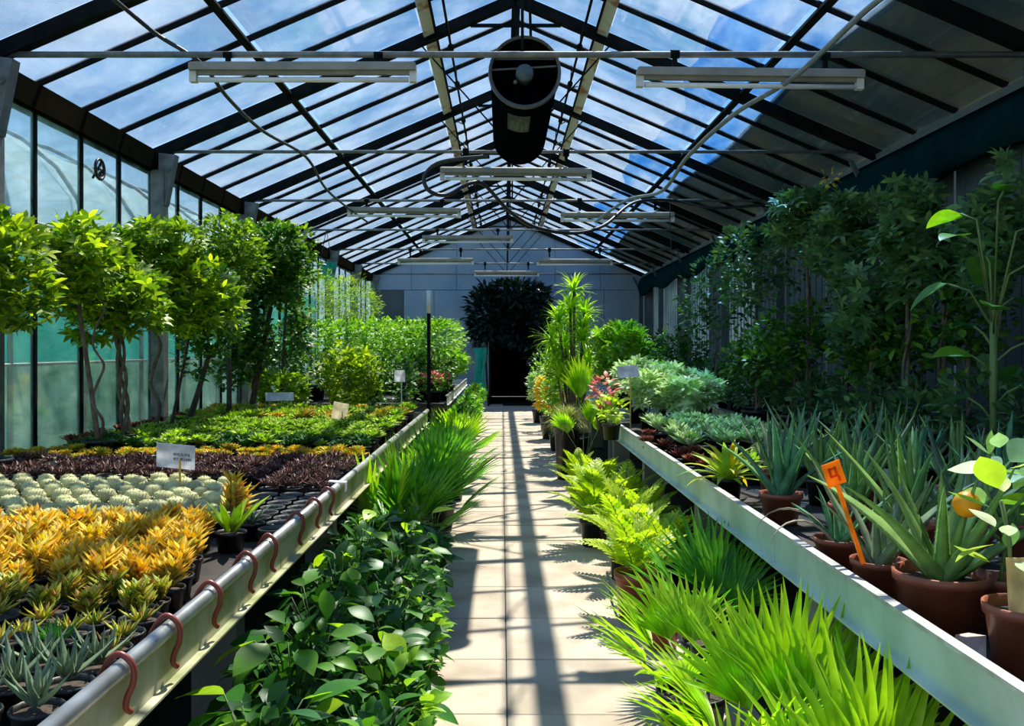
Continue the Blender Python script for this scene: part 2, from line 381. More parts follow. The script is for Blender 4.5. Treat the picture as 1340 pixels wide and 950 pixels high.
class Part:
    def __init__(s, name, me, M=None, subs=(), kind=None, label=None):
        s.name, s.me, s.M, s.subs, s.kind, s.label = name, me, M, list(subs), kind, label
def setp(o, label=None, cat=None, group=None, kind=None):
    if label: o['label'] = label
    if cat: o['category'] = cat
    if group: o['group'] = group
    if kind: o['kind'] = kind
def mkpart(p, parent):
    o = bpy.data.objects.new(p.name, p.me); COL.objects.link(o); o.parent = parent
    if p.M is not None: o.matrix_local = p.M
    setp(o, p.label, None, None, p.kind)
    for q in p.subs: mkpart(q, o)
    return o
def inst(name, label, cat, parts, loc=(0, 0, 0), rz=0.0, sc=1.0, group=None, tilt=(0, 0)):
    """one thing: an Empty at its base with its parts, or one mesh when parts is a mesh"""
    if isinstance(parts, bpy.types.Mesh):
        o = bpy.data.objects.new(name, parts)
    else:
        o = bpy.data.objects.new(name, None); o.empty_display_size = 0.05
    COL.objects.link(o)
    o.location = loc; o.rotation_euler = (tilt[0], tilt[1], rz)
    o.scale = (sc, sc, sc) if not isinstance(sc, tuple) else sc
    setp(o, label, cat, group)
    if not isinstance(parts, bpy.types.Mesh):
        for p in parts: mkpart(p, o)
    return o
def struct(name, me=None, parent=None):
    o = bpy.data.objects.new(name, me); COL.objects.link(o)
    if parent: o.parent = parent
    else: o['kind'] = 'structure'
    return o
def one(geo, name, m, smooth=False):
    b = MB(); b.add(*geo); return b.mesh(name, m, smooth)
ORD = ['zeroth', 'first', 'second', 'third', 'fourth', 'fifth', 'sixth', 'seventh', 'eighth', 'ninth', 'tenth', 'eleventh', 'twelfth',
       'thirteenth', 'fourteenth', 'fifteenth', 'sixteenth', 'seventeenth', 'eighteenth', 'nineteenth', 'twentieth', 'twenty-first', 'twenty-second']

# ================================================================== THE SETTING
RX = 0.135; HALF = 3.64; EZ = 3.46; RZ = 5.03
XL = -3.5; XR = 3.77; YEND = 24.05
raf = [6.05 + 3 * k for k in range(-4, 7)]
def roofz(x): return RZ - (RZ - EZ) * abs(x - RX) / HALF
SL = math.atan2(RZ - EZ, HALF)

# ---- floor with paving slabs
g = MB(); g.add(*gbox(9.5, 31, 0.1, (0, 10, -0.10)))
floor = struct('floor', g.mesh('floor', soil_m, False))
y = -2.0 + 0.06
SLAB = {}
for ci, (x0, x1) in enumerate(((-1.02, 0.02), (0.02, 1.06))):
    b = MB(); b.add(*bevbox(x1 - x0 - 0.004, 0.654, 0.05, 0.005)); SLAB[ci] = b.mesh('paving_slab', slab_m, False)
Y0 = 3.72 - 0.66 * 8
for j in range(39):
    for ci, (x0, x1) in enumerate(((-1.02, 0.02), (0.02, 1.06))):
        o = struct('paving_slab', SLAB[ci], floor)
        o.location = ((x0 + x1) / 2, Y0 + 0.66 * (j + .5), -0.025 + rnd.uniform(-.003, .003))
        o.rotation_euler = (rnd.uniform(-.002, .002), rnd.uniform(-.002, .002), 0)
        if Y0 + 0.66 * (j + 1) > 23.9: break

# ---- ceiling (roof)
ceil = struct('ceiling')
bx = MB()
slopeL = math.hypot(HALF, RZ - EZ)
# rafters: I-section each side
for k, Y in enumerate(raf):
    for s in (-1, 1):
        b = MB()
        e0 = (RX + s * HALF, 0, EZ - .06); e1 = (RX, 0, RZ - .06)
        b.add(*gbar(e0, e1, 0.05, 0.11)); b.add(*gbar((e0[0], 0, e0[2] - .055), (e1[0], 0, e1[2] - .055), 0.09, 0.012))
        o = struct('rafter', b.mesh('rafter', steel_dark, False), ceil); o.location = (0, Y, 0)
    # tie rod, king rod, struts
    b = MB(); zt = EYE + 1.95
    b.add(*gtube([(XL + .02, 0, zt), (XR - .02, 0, zt)], 0.017 if k > 4 else 0.022, 8))
    o = struct('tie_rod', b.mesh('tie_rod', steel_grey, True), ceil); o.location = (0, Y, 0)
    b = MB()
    b.add(*gbar((RX, 0, zt), (RX, 0, RZ - .1), 0.02, 0.02, (0, 1, 0)))
    b.add(*gbar((RX - .45, 0, roofz(RX - .45) - .13), (RX + .45, 0, roofz(RX + .45) - .13), 0.03, 0.03))
    if k > 4:
        for s in (-1, 1):
            b.add(*gbar((RX, 0, zt), (RX + s * .95, 0, roofz(RX + s * .95) - .1), 0.014, 0.014))
    o = struct('king_rod', b.mesh('king_rod', steel_dark, False), ceil); o.location = (0, Y, 0)
# glazing bars
for s in (-1, 1):
    b = MB(); b.add(*gbar((RX + s * HALF, 0, EZ), (RX, 0, RZ), 0.028, 0.045))
    me = b.mesh('glazing_bar', steel_dark, False)
    for j in range(1, int((YEND + 6) / .75) + 1):
        Y = -5.95 + .75 * j
        if j % 4 == 0 or Y > YEND: continue
        o = struct('glazing_bar', me, ceil); o.location = (0, Y, 0)
# purlins and vent rails, ridge
LEN = YEND + 5.95; YM = (YEND - 5.95) / 2
def long_bar(name, x, z, w, h, m, tilt=0):
    b = MB(); M = Matrix.Translation((x, YM, z)) @ Matrix.Rotation(tilt, 4, 'Y'); b.add(*gbox(w, LEN, h), M)
    return struct(name, b.mesh(name, m, False), ceil)
for s in (-1, 1):
    long_bar('purlin', RX + s * 2.25, roofz(RX + 2.25) - .045, 0.06, 0.05, steel_dark, s * SL)
    long_bar('vent_rail', RX + s * 0.86, roofz(RX + .86) - .05, 0.11, 0.02, steel_rust, s * SL)
    long_bar('vent_rail', RX + s * 0.80, roofz(RX + .80) - .04, 0.02, 0.07, steel_dark, s * SL)
    long_bar('vent_rod', RX + s * 0.66, roofz(RX + .66) - .16, 0.022, 0.022, steel_dark)
long_bar('ridge_beam', RX, RZ - .02, 0.07, 0.09, steel_dark)
# vent arms
b = MB(); b.add(*gbar((0, 0, -.05), (0.13, .5, .12), .012, .012)); b.add(*gbar((0, 0, -.05), (0.0, -.25, .14), .01, .01)); b.add(*gtube([(0, -.04, 0), (0, .04, 0)], .032, 8))
arm = b.mesh('vent_arm', steel_dark, False)
for Y in raf:
    for s in (-1, 1):
        for dy in (.3, 1.6):
            if Y < 3: continue
            o = struct('vent_arm', arm, ceil); o.location = (RX + s * .66, Y + dy, roofz(RX + .66) - .16); o.scale = (s, 1, 1)
# glass panes
segs = ((0.04, 0.84), (0.88, 2.22), (2.28, HALF))
PM = {}
for q, (a, c) in enumerate(segs):
    for s in (-1, 1):
        b = MB(); L_ = (c - a) / math.cos(SL)
        M = Matrix.Translation((RX + s * (a + c) / 2, 0, roofz(RX + (a + c) / 2) + .012)) @ Matrix.Rotation(s * SL, 4, 'Y')
        b.add(*gbox(L_, 0.725, 0.004), M); PM[q, s] = b.mesh('glass_pane', glass_roof, False)
for j in range(int(LEN / .75)):
    for key in PM:
        o = struct('glass_pane', PM[key], ceil); o.location = (0, -5.95 + .75 * (j + .5), 0)
        o.rotation_euler = (rnd.uniform(-.002, .002), 0, 0)

# ---- left wall
wl = struct('wall_left')
b = MB(); b.add(*gbox(0.12, LEN, 0.45, (XL - .02, YM, 0.175))); struct('low_wall', b.mesh('low_wall', concrete, False), wl)
b = MB(); b.add(*gbox(0.16, LEN, 0.05, (XL - .03, YM, EZ - .02))); b.add(*gbox(0.03, LEN, 0.20, (XL + .05, YM, EZ - .10)))
b.add(*gbox(0.14, LEN, 0.03, (XL - .02, YM, EZ - .19)))
struct('gutter', b.mesh('gutter', gutter_m, False), wl)
b = MB(); b.add(*gbox(0.035, 0.035, EZ - .6, (XL, 0, .4 + (EZ - .6) / 2))); mull = b.mesh('mullion', steel_dark, False)
b = MB(); b.add(*gbox(0.13, 0.13, EZ - .2, (XL + .09, 0, (EZ - .2) / 2)))
V, Fc = [(XL + .1, -.05, EZ - .55), (XL + .17, -.05, EZ - .55), (XL + .27, -.05, EZ - .05), (XL + .1, -.05, EZ - .03)], None
V = V + [(x, .05, z) for x, _, z in V]
b.add(V, [(0, 1, 2, 3), (7, 6, 5, 4), (0, 4, 5, 1), (1, 5, 6, 2), (2, 6, 7, 3), (3, 7, 4, 0)])
b.add(*gtube([(XL + .2, -.07, EZ - .2), (XL + .2, .07, EZ - .2)], .025, 8))
colm = b.mesh('column', steel_grey, False)
b = MB(); b.add(*gbox(0.004, .715, 1.42, (XL, 0, .42 + .71))); pl1 = b.mesh('glass_pane', glass_wall, False)
b = MB(); b.add(*gbox(0.004, .715, 1.40, (XL, 0, 1.86 + .70))); pl2 = b.mesh('glass_pane', glass_wall, False)
b = MB(); b.add(*gbox(0.03, .72, .03, (XL, 0, 1.85))); trs = b.mesh('transom', steel_dark, False)
for j in range(int(LEN / .75)):
    Y = -5.95 + .75 * j
    o = struct('mullion', mull, wl); o.location = (0, Y, 0)
    for me, nm in ((pl1, 'glass_pane'), (pl2, 'glass_pane')):
        o = struct(nm, me, wl); o.location = (0, Y + .375, 0)
for Y in raf[1:]:
    o = struct('column', colm, wl); o.location = (0, Y, 0)

# ---- right wall
wr = struct('wall_right')
b = MB(); b.add(*gbox(0.16, LEN, 0.05, (XR + .03, YM, EZ - .06))); b.add(*gbox(0.03, LEN, 0.16, (XR - .05, YM, EZ - .12)))
struct('gutter', b.mesh('gutter', mat('grey gutter', (0.10, 0.13, 0.13), (0.16, 0.18, 0.17), .6), False), wr)
b = MB(); b.add(*gbox(0.02, 1.46, EZ - .1, (XR, 0, (EZ - .1) / 2)))
for q in range(7): b.add(*gbox(0.012, .04, EZ - .1, (XR - .012, -.6 + .2 * q, (EZ - .1) / 2)))
wp1 = b.mesh('wall_sheet', wallpanel, False); wp2 = wp1.copy(); wp2.materials.clear(); wp2.materials.append(panel_pale)
for j in range(20):
    Y = -5.95 + 1.5 * (j + .5)
    o = struct('wall_sheet', wp2 if j in (13, 15, 17, 18) else wp1, wr); o.location = (0, Y, 0)
b = MB(); b.add(*gbox(0.10, 0.10, EZ - .2, (XR - .1, 0, (EZ - .2) / 2))); b.add(*gbar((XR - .1, 0, EZ - .5), (XR - .3, 0, EZ - .1), .04, .04))
cr_ = b.mesh('column', wallpanel, False)
for Y in raf[1:]:
    o = struct('column', cr_, wr); o.location = (0, Y, 0)

# ---- back wall with door opening
wb = struct('wall_back')
DX0, DX1, DZ = -0.34, 0.86, 3.02
def prism_xz(poly, y0, y1):
    n = len(poly); V = [(x, y0, z) for x, z in poly] + [(x, y1, z) for x, z in poly]
    return V, [tuple(range(n)), tuple(range(2 * n - 1, n - 1, -1))] + [(i, i + n, (i + 1) % n + n, (i + 1) % n) for i in range(n)]
def wallpiece(poly, m=wallgrey, y0=YEND, y1=YEND + .08):
    b = MB(); b.add(*prism_xz(poly, y0, y1)); return struct('wall_board', b.mesh('wall_board', m, False), wb)
xs = [XL, -2.6, -1.8, DX0]
for i in range(3):
    a, c = xs[i] + .006, xs[i + 1] - .006
    wallpiece([(a, 0), (c, 0), (c, DZ), (a, DZ)], wallgrey if i else wallpanel)
xs = [DX1, 1.7, 2.7, XR]
for i in range(3):
    a, c = xs[i] + .006, xs[i + 1] - .006
    wallpiece([(a, 0), (c, 0), (c, DZ), (a, DZ)])
xs = [XL + .02, -2.4, -1.2, RX, 1.4, 2.6, XR - .02]
for i in range(6):
    a, c = xs[i] + .005, xs[i + 1] - .005
    wallpiece([(a, DZ + .012), (c, DZ + .012), (c, max(DZ + .02, roofz(c) - .08)), (a, max(DZ + .02, roofz(a) - .08))], wallgrey, YEND, YEND + .06)
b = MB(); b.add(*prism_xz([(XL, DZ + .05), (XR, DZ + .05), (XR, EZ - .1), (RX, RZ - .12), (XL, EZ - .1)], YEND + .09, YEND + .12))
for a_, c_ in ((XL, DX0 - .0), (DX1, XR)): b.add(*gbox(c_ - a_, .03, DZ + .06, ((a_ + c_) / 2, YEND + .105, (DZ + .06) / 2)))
struct('gap_light_blocker', b.mesh('gap_light_blocker', darkroom, False), wb)  # unseen sheet added behind the wall boards to block light through their gaps
b = MB(); b.add(*gbox(.06, .12, DZ, (DX0 + .03, YEND, DZ / 2))); b.add(*gbox(.06, .12, DZ, (DX1 - .03, YEND, DZ / 2))); b.add(*gbox(DX1 - DX0, .12, .06, ((DX0 + DX1) / 2, YEND, DZ - .03)))
d1 = struct('door_1', b.mesh('door_frame', steel_dark, False))
# dark shed beyond the door
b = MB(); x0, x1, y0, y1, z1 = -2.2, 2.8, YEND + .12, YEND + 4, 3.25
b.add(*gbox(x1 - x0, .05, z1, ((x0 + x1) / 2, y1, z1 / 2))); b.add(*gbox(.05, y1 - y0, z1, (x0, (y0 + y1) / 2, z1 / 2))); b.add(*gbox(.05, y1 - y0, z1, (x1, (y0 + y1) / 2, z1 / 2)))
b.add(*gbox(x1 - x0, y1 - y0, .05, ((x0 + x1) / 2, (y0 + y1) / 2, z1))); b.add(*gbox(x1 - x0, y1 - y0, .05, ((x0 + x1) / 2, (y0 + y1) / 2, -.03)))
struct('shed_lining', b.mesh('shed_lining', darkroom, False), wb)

# ---- outdoors ground
b = MB(); b.add(*gbox(120, 120, .1, (0, 20, -.22))); o = struct('floor_outdoors', b.mesh('floor_outdoors', gravel, False))

# ================================================================== tarps on the right roof
def tarp(x0f, x1f, dz, m, name, ny=70, nx=10):
    V = []; Fc = []
    for i in range(ny + 1):
        Y = -5.9 + (LEN - .1) * i / ny
        a, c = x0f(Y), x1f(Y)
        for j in range(nx + 1):
            x = a + (c - a) * j / nx
            V.append((x, Y, roofz(x) + dz + .006 * math.sin(Y * 5 + j) + .005 * math.sin(Y * 13 + j * 2.3)))
    k = nx + 1
    for i in range(ny):
        for j in range(nx): Fc.append((i * k + j, i * k + j + 1, (i + 1) * k + j + 1, (i + 1) * k + j))
    V2 = [(x, y, z + .004) for x, y, z in V]; n = len(V)
    Fc = [f[::-1] for f in Fc] + [tuple(i + n for i in f) for f in Fc]
    b = MB(); b.add(V + V2, Fc); return b.mesh(name, m)
e0 = lambda Y: 1.96 + .10 * math.sin(Y * 1.3) + .05 * math.sin(Y * 3.7 + 1)
e1 = lambda Y: 2.72 + .04 * math.sin(Y * 1.1 + 2)
inst('plastic_sheet', 'translucent blue plastic sheet lying along the right roof slope', 'plastic sheet', tarp(e0, lambda Y: e1(Y) + .05, .035, film_blue, 'plastic_sheet'))
inst('tarpaulin', 'dull grey tarpaulin shading the lower right roof slope above the gutter', 'tarpaulin', tarp(e1, lambda Y: 3.85, .055, film_grey, 'tarpaulin'))
# rolled dark net under right gutter
b = MB()
V = []; Fc = []; n = 60
for i in range(n + 1):
    Y = -3 + 26.8 * i / n; w = .03 * math.sin(Y * 4) + .02 * math.sin(Y * 9.3)
    sag = .06 * math.sin(Y * 2.1)
    for x, z in ((XR - .14, 3.32), (XR - .22 + w, 3.22), (XR - .26 + w, 3.05), (XR - .2 + w, 2.9 + sag), (XR - .16, 2.88 + sag), (XR - .12, 3.1)):
        V.append((x, Y, z))
for i in range(n):
    for j in range(6): a = i * 6 + j; c = i * 6 + (j + 1) % 6; Fc.append((a, c, c + 6, a + 6))
b.add(V, Fc)
inst('shade_net', 'dark teal shade net bunched beneath the right gutter', 'shade net', b.mesh('shade_net', net_dark))

# ================================================================== neighbouring greenhouse seen through the left wall
parts = []
b = MB(); b.add(*gbox(.03, 26, 1.75, (0, 0, 2.35))); parts.append(Part('net_panel', b.mesh('net_panel', net_teal, False)))
b = MB(); b.add(*gbox(.03, 26, 1.45, (.0, 0, .72))); parts.append(Part('lower_sheet', b.mesh('lower_sheet', filmmat('milky lower sheet', (0.18, 0.36, 0.27), (0.80, 0.90, 0.78), .35, .7, 1.6), False)))
V = []; Fc = []
for i in range(27):
    for j in range(11):
        a = PI * j / 10; V.append((-3 + 3 * math.cos(a), -13 + i, 3.25 + 1.9 * math.sin(a) + .04 * math.sin(i * 2.2 + j)))
for i in range(26):
    for j in range(10): a = i * 11 + j; Fc.append((a, a + 1, a + 12, a + 11))
b = MB(); b.add(V, Fc); b.add([(x, y, z - .01) for x, y, z in V], [f[::-1] for f in Fc]); parts.append(Part('film_roof', b.mesh('film_roof', film_white)))
b = MB(); b.add(*gtube([(.05, 0, 0), (.05, 0, 3.25)] + [(-3 + 3.05 * math.cos(PI * j / 12), 0, 3.27 + 1.95 * math.sin(PI * j / 12)) for j in range(1, 13)], .035, 6)); hoop = b.mesh('hoop', steel_grey)
for i in range(14): parts.append(Part('hoop', hoop, Matrix.Translation((0, -13 + 2 * i, 0))))
b = MB(); b.add(*gtube([(.06, -13, 3.25), (.06, 13, 3.25)], .03, 6)); b.add(*gtube([(.06, -13, 1.46), (.06, 13, 1.46)], .025, 6)); parts.append(Part('rail', b.mesh('rail', steel_grey)))
inst('greenhouse', 'neighbouring film greenhouse with teal net side beyond left glass wall', 'greenhouse', parts, (-6.0, 16, -.17))

# small black extractor on the left glass
b = MB(); b.add(*gtube([(0, -.06, 0), (.0, .06, 0)], .01, 6))
ring = [(0, .085 * math.cos(t * PI / 10), .085 * math.sin(t * PI / 10)) for t in range(21)]
f1 = MB(); f1.add(*gtube(ring, .014, 6, False)); f1.add(*gbar((-.02, -.09, -.09), (-.02, .09, .09), .015, .015))
f2 = MB()
for q in range(5): f2.add(*gleaf(.075, .05, .2, 'spoon', 3), Matrix.Rotation(q * 2 * PI / 5, 4, 'X') @ Matrix.Rotation(PI / 2, 4, 'Y') @ Matrix.Rotation(.5, 4, 'X'))
inst('wall_fan', 'small black round fan mounted high on the left glass wall', 'fan', [Part('fan_ring', f1.mesh('fan_ring', pot_black)), Part('fan_blades', f2.mesh('fan_blades', pot_black))], (XL + .05, 7.8, 3.03))

# ================================================================== tube fan under the ridge
def roty(M): return Matrix.Rotation(-PI / 2, 4, 'X') @ M
Rf = .25; Lf = 2.1
b = MB(); b.add(*glathe([(Rf, 0), (Rf, Lf), (Rf - .012, Lf), (Rf - .012, 0), (Rf, 0)], 36), Matrix.Rotation(-PI / 2, 4, 'X'))
fp = [Part('casing', b.mesh('casing', fan_m))]
b = MB(); b.add(*glathe([(Rf + .012, -.015), (Rf + .016, .02), (Rf, .03), (Rf - .01, -.01), (Rf + .012, -.015)], 36), Matrix.Rotation(-PI / 2, 4, 'X'))
fp.append(Part('front_ring', b.mesh('front_ring', fan_side)))
b = MB(); b.add(*glathe([(0.0001, -.0), (.06, 0), (.066, .02), (.066, .12), (0.001, .12)], 20), Matrix.Rotation(-PI / 2, 4, 'X')); fp.append(Part('hub', b.mesh('hub', hub_m)))
b = MB()
for q in range(6): b.add(*gleaf(.18, .12, .1, 'spoon', 4), Matrix.Rotation(q * PI / 3, 4, 'Y') @ Matrix.Translation((.05, .12, 0)) @ Matrix.Rotation(.7, 4, 'X'))
fp.append(Part('blades', b.mesh('blades', fan_m)))
b = MB(); b.add(*gbar((-Rf, 0.02, .02), (Rf, .02, .05), .012, .012)); b.add(*gbar((0, .01, -.02), (0, .01, -Rf), .012, .012)); b.add(*gbar((-Rf * .9, .02, .1), (Rf * .9, .02, .1), .008, .008)); b.add(*gtube([(-.07, .0, -.07), (-.07, .03, -.07)], .014, 8))
fp.append(Part('motor_bracket', b.mesh('motor_bracket', fan_side, False)))
def curvpatch(a0, a1, y0, y1, r, n=8):
    V = []; Fc = []
    for i in range(n + 1):
        a = a0 + (a1 - a0) * i / n
        V += [(r * math.sin(a), y0, -r * math.cos(a)), (r * math.sin(a), y1, -r * math.cos(a))]
    for i in range(n): Fc.append((2 * i, 2 * i + 2, 2 * i + 3, 2 * i + 1))
    return V, Fc
b = MB(); b.add(*curvpatch(-.5, .2, .28, .78, Rf + .003)); st = Part('sticker', b.mesh('sticker', sticker_m))
b = MB()
for a0, a1, y0, y1 in ((-.42, -.18, .56, .72), (-.38, -.28, .44, .56), (-.24, -.12, .46, .70), (-.08, .02, .55, .74), (.06, .14, .48, .70), (-.14, -.06, .36, .44)):
    b.add(*curvpatch(a0, a1, y0, y1, Rf + .005, 3))
st.subs.append(Part('emblem', b.mesh('emblem', sticker_l))); fp.append(st)
b = MB()
for yy in (.15, 1.9):
    for xx in (-.05, .05): b.add(*gbar((xx, yy, Rf - .005), (xx * .4, yy, 1.24), .02, .02))
    b.add(*gbar((-.14, yy, Rf - .02), (.14, yy, Rf - .02), .04, .03))
fp.append(Part('hanger', b.mesh('hanger', steel_dark, False)))
inst('tube_fan', 'long dark cylindrical circulation fan hanging under the roof ridge', 'fan', fp, (.165, 6.6, 3.5))

# ================================================================== fluorescent battens
b = MB(); b.add(*bevbox(1.5, .10, .055, .012, (0, 0, .035))); b.add(*gbox(1.5, .03, .03, (0, 0, .0))); body = b.mesh('housing', lamp_body, False)
b = MB(); b.add(*gtube([(-.70, 0, -.048), (.70, 0, -.048)], .017, 10)); tub = b.mesh('lamp_tube', tube_glass)
b = MB(); b.add(*gbox(.045, .05, .07, (0, 0, -.03))); endc = b.mesh('lamp_holder', white_m, False)
b = MB(); b.add(*gbar((0, 0, .06), (0, 0, .15), .03, .03, (0, 1, 0))); b.add(*gtube([(-.03, 0, .15), (.03, 0, .15)], .028, 8)); clamp = b.mesh('hanging_clamp', steel_dark, False)
lamps = [(397, 95, 6.05, 0.0, 'nearest fluorescent batten, hanging left of the fan'), (981, 103, 6.05, .012, 'nearest fluorescent batten, hanging right of the fan'),
         (675, 228, 9.05, .008, 'fluorescent batten directly below the far end of the tube fan'),
         (529, 278, 12.05, 0.01, 'second left fluorescent batten, beyond the tube fan'), (808, 284, 12.05, 0.0, 'second right fluorescent batten, beyond the tube fan'),
         (612, 313, 15.05, .0, 'central fluorescent batten halfway down the roof'),
         (570, 342, 18.05, 0, 'far left fluorescent batten near back wall'), (752, 343, 18.05, 0, 'far right fluorescent batten near back wall'),
         (663, 358, 21.05, 0, 'farthest fluorescent batten above the dark doorway')]
for px, py, Y, t, lab in lamps:
    p = P(px, py, Y)
    h = (EYE + 1.95) - p.z; zs = h / .15
    ps = [Part('housing', body), Part('lamp_tube', tub), Part('lamp_holder', endc, Matrix.Translation((-.73, 0, 0))), Part('lamp_holder', endc, Matrix.Translation((.73, 0, 0)))]
    for xx in (-.5, .5):
        ps.append(Part('hanging_clamp', clamp, Matrix.Translation((xx, 0, 0.0)) @ Matrix.Diagonal((1, 1, max(.5, zs * .98), 1))))
    inst('fluorescent_batten', 'unlit ' + lab, 'lamp', ps, (p.x, Y, p.z), tilt=(0, t), group='fluorescent battens on the tie rods')

# ================================================================== cables
def smooth_path(pts, n=8):
    pts = [Vector(p) for p in pts]; out_ = []
    for i in range(len(pts) - 1):
        p0 = pts[max(i - 1, 0)]; p1 = pts[i]; p2 = pts[i + 1]; p3 = pts[min(i + 2, len(pts) - 1)]
        for k in range(n):
            t = k / n
            out_.append(.5 * ((2 * p1) + (p2 - p0) * t + (2 * p0 - 5 * p1 + 4 * p2 - p3) * t * t + (3 * p1 - p0 - 3 * p2 + p3) * t ** 3))
    out_.append(pts[-1]); return out_
def cable(name, label, cat, pts, r, m):
    b = MB(); b.add(*gtube(smooth_path([P(*p) for p in pts]), r, 8)); return inst(name, label, cat, b.mesh(name, m))
cable('conduit', 'thick grey conduit sweeping down across the right roof slope', 'conduit',
      [(1260, -60, 4.6), (1150, 0, 5.0), (1040, 100, 5.9), (960, 150, 6.8), (900, 205, 8.0), (866, 250, 9.4), (820, 262, 10.6), (780, 290, 11.8)], .018, hose_g)
cable('black_cable', 'black cable looping beside and below the tube fan', 'cable',
      [(640, 205, 8.6), (600, 208, 8.7), (570, 215, 8.8), (555, 232, 8.8), (562, 250, 8.8), (585, 255, 8.85), (615, 240, 8.9), (635, 243, 9.0), (665, 275, 9.2), (700, 297, 9.6), (750, 305, 10.0), (790, 295, 10.6), (830, 265, 11.4), (880, 262, 12), (930, 272, 12), (1000, 268, 12)], .02, hose_m)
cable('thin_cable', 'thin black cable sagging across the left roof panes', 'cable',
      [(110, -30, 5.2), (150, 0, 5.6), (205, 45, 6.0), (262, 82, 6.1), (300, 130, 6.6), (345, 172, 7.6), (400, 205, 8.9), (425, 245, 10), (450, 268, 11.5), (480, 290, 13)], .014, hose_m)
cable('hanging_wire', 'thin wire hanging down from the right roof near the far wall', 'wire', [(877, 250, 12), (877, 300, 12), (880, 345, 12)], .006, hose_m)

# ================================================================== benches
ZT = 0.69   # tray floor
def bench(name, label, xin, xout, Y0, Y1, zr, fasc, rimm, tube, parts_extra=()):
    s = 1 if xout > xin else -1
    ps = []; cx = (xin + xout) / 2; w = abs(xout - xin) - .01
    b = MB(); b.add(*gbox(w, Y1 - Y0, .02, (cx, (Y0 + Y1) / 2, ZT - .012))); ps.append(Part('tray', b.mesh('tray', tray_m, False)))
    nseg = max(1, round((Y1 - Y0) / 2.3)); d = (Y1 - Y0) / nseg
    for i in range(nseg):
        b = MB(); b.add(*gbox(.006, d - .008, .125, (xin, Y0 + d * (i + .5), zr - .07))); b.add(*gbox(.03, d - .008, .006, (xin - s * .013, Y0 + d * (i + .5), zr - .133)))
        ps.append(Part('fascia_panel', b.mesh('fascia_panel', fasc, False)))
    b = MB()
    if tube: b.add(*gtube([(xin, Y0, zr), (xin, Y1, zr)], .021, 10))
    else: b.add(*gbox(.032, Y1 - Y0, .012, (xin + s * .006, (Y0 + Y1) / 2, zr)))
    ps.append(Part('rim', b.mesh('rim', rimm, tube)))
    b = MB(); b.add(*gbox(w, .02, .10, (cx, Y1, zr - .07))); ps.append(Part('end_panel', b.mesh('end_panel', fasc, False)))
    b = MB(); b.add(*gbox(.02, Y1 - Y0, .10, (xout, (Y0 + Y1) / 2, zr - .06))); ps.append(Part('back_panel', b.mesh('back_panel', fasc, False)))
    b = MB(); b.add(*gbox(.18, .12, ZT - .02, (0, 0, (ZT - .02) / 2))); lg = b.mesh('leg', concrete, False)
    b = MB(); b.add(*gbox(w - .1, .06, .06, (cx, 0, ZT - .055))); cb = b.mesh('crossbar', steel_grey, False)
    n = max(2, int((Y1 - Y0) / 2.2) + 1)
    for i in range(n):
        Y = Y0 + .4 + (Y1 - Y0 - .8) * i / (n - 1)
        ps.append(Part('crossbar', cb, Matrix.Translation((0, Y, 0))))
        for x in (xin + s * .3, xout - s * .25): ps.append(Part('leg', lg, Matrix.Translation((x, Y, -.02)) @ Matrix.Diagonal((1, 1, .93, 1))))
    return inst(name, label, 'bench', ps)
XBL = -0.854; XBR = 1.06
bench('growing_bench', 'long left bench with tubular rim carrying succulents and cacti', XBL, -3.30, 1.2, 10.4, .78, fascia_l, tube_m, True)
bench('growing_bench', 'long right bench with pale green fascia carrying aloes', XBR, 2.25, 1.1, 10.8, .80, fascia_r, rim_r, False)
bench('growing_bench', 'far left bench with white end carrying flowering shrubs', -.80, -3.1, 13.2, 20.5, .80, white_m, tube_m, False)
bench('growing_bench', 'shaded rear bench along the right wall under the tall plants', 2.50, 3.55, 2.6, 20.0, .80, fascia_l, steel_grey, False)
bench('growing_bench', 'far right bench beyond the aloes carrying leafy shrubs', 1.15, 2.25, 11.2, 19.0, .80, fascia_r, steel_grey, False)

# post at left bench end
b = MB(); b.add(*gtube([(0, 0, -.02), (0, 0, 2.15)], .022, 8)); me1 = b.mesh('pole', steel_dark)
b = MB(); b.add(*gtube([(0, 0, 1.9), (0, 0, 2.17)], .027, 8)); me2 = b.mesh('pole_cap', white_m)
inst('riser_pole', 'slim dark pole standing at the end of the left bench', 'pole', [Part('pole', me1), Part('pole_cap', me2)], (-.855, 10.62, 0))
# hooks on the left rim
hk = smooth_path([(-.055, 0, -.06), (-.03, 0, .0), (0, .0, .034), (.032, .0, .01), (.034, 0, -.03), (.022, 0, -.06), (.018, .0, -.085), (.026, .01, -.10)], 5)
b = MB(); b.add(*gtube(hk, .0075, 8)); hkm = b.mesh('hook', hook_m)
hl = ['nearest', 'second nearest', 'third nearest', 'fourth nearest', 'fifth nearest', 'sixth nearest', 'seventh nearest', 'farthest']
for i, Y in enumerate((2.02, 2.31, 2.64, 3.02, 3.31, 3.75, 4.1, 4.42)):
    inst('bench_hook', hl[i] + ' red brown hook hung over the left bench rim', 'hook', hkm, (XBL, Y, .786), rz=rnd.uniform(-.25, .25), group='hooks on the left bench rim')
b = MB(); b.add(*gbox(.09, .05, .004)); b.add(*gbox(.004, .05, .05, (.045, 0, -.025)))
inst('paper_clip', 'white paper tag folded over the left bench rim', 'paper tag', b.mesh('paper_clip', paper, False), (XBL + .0, 4.72, .806), tilt=(0, .05))

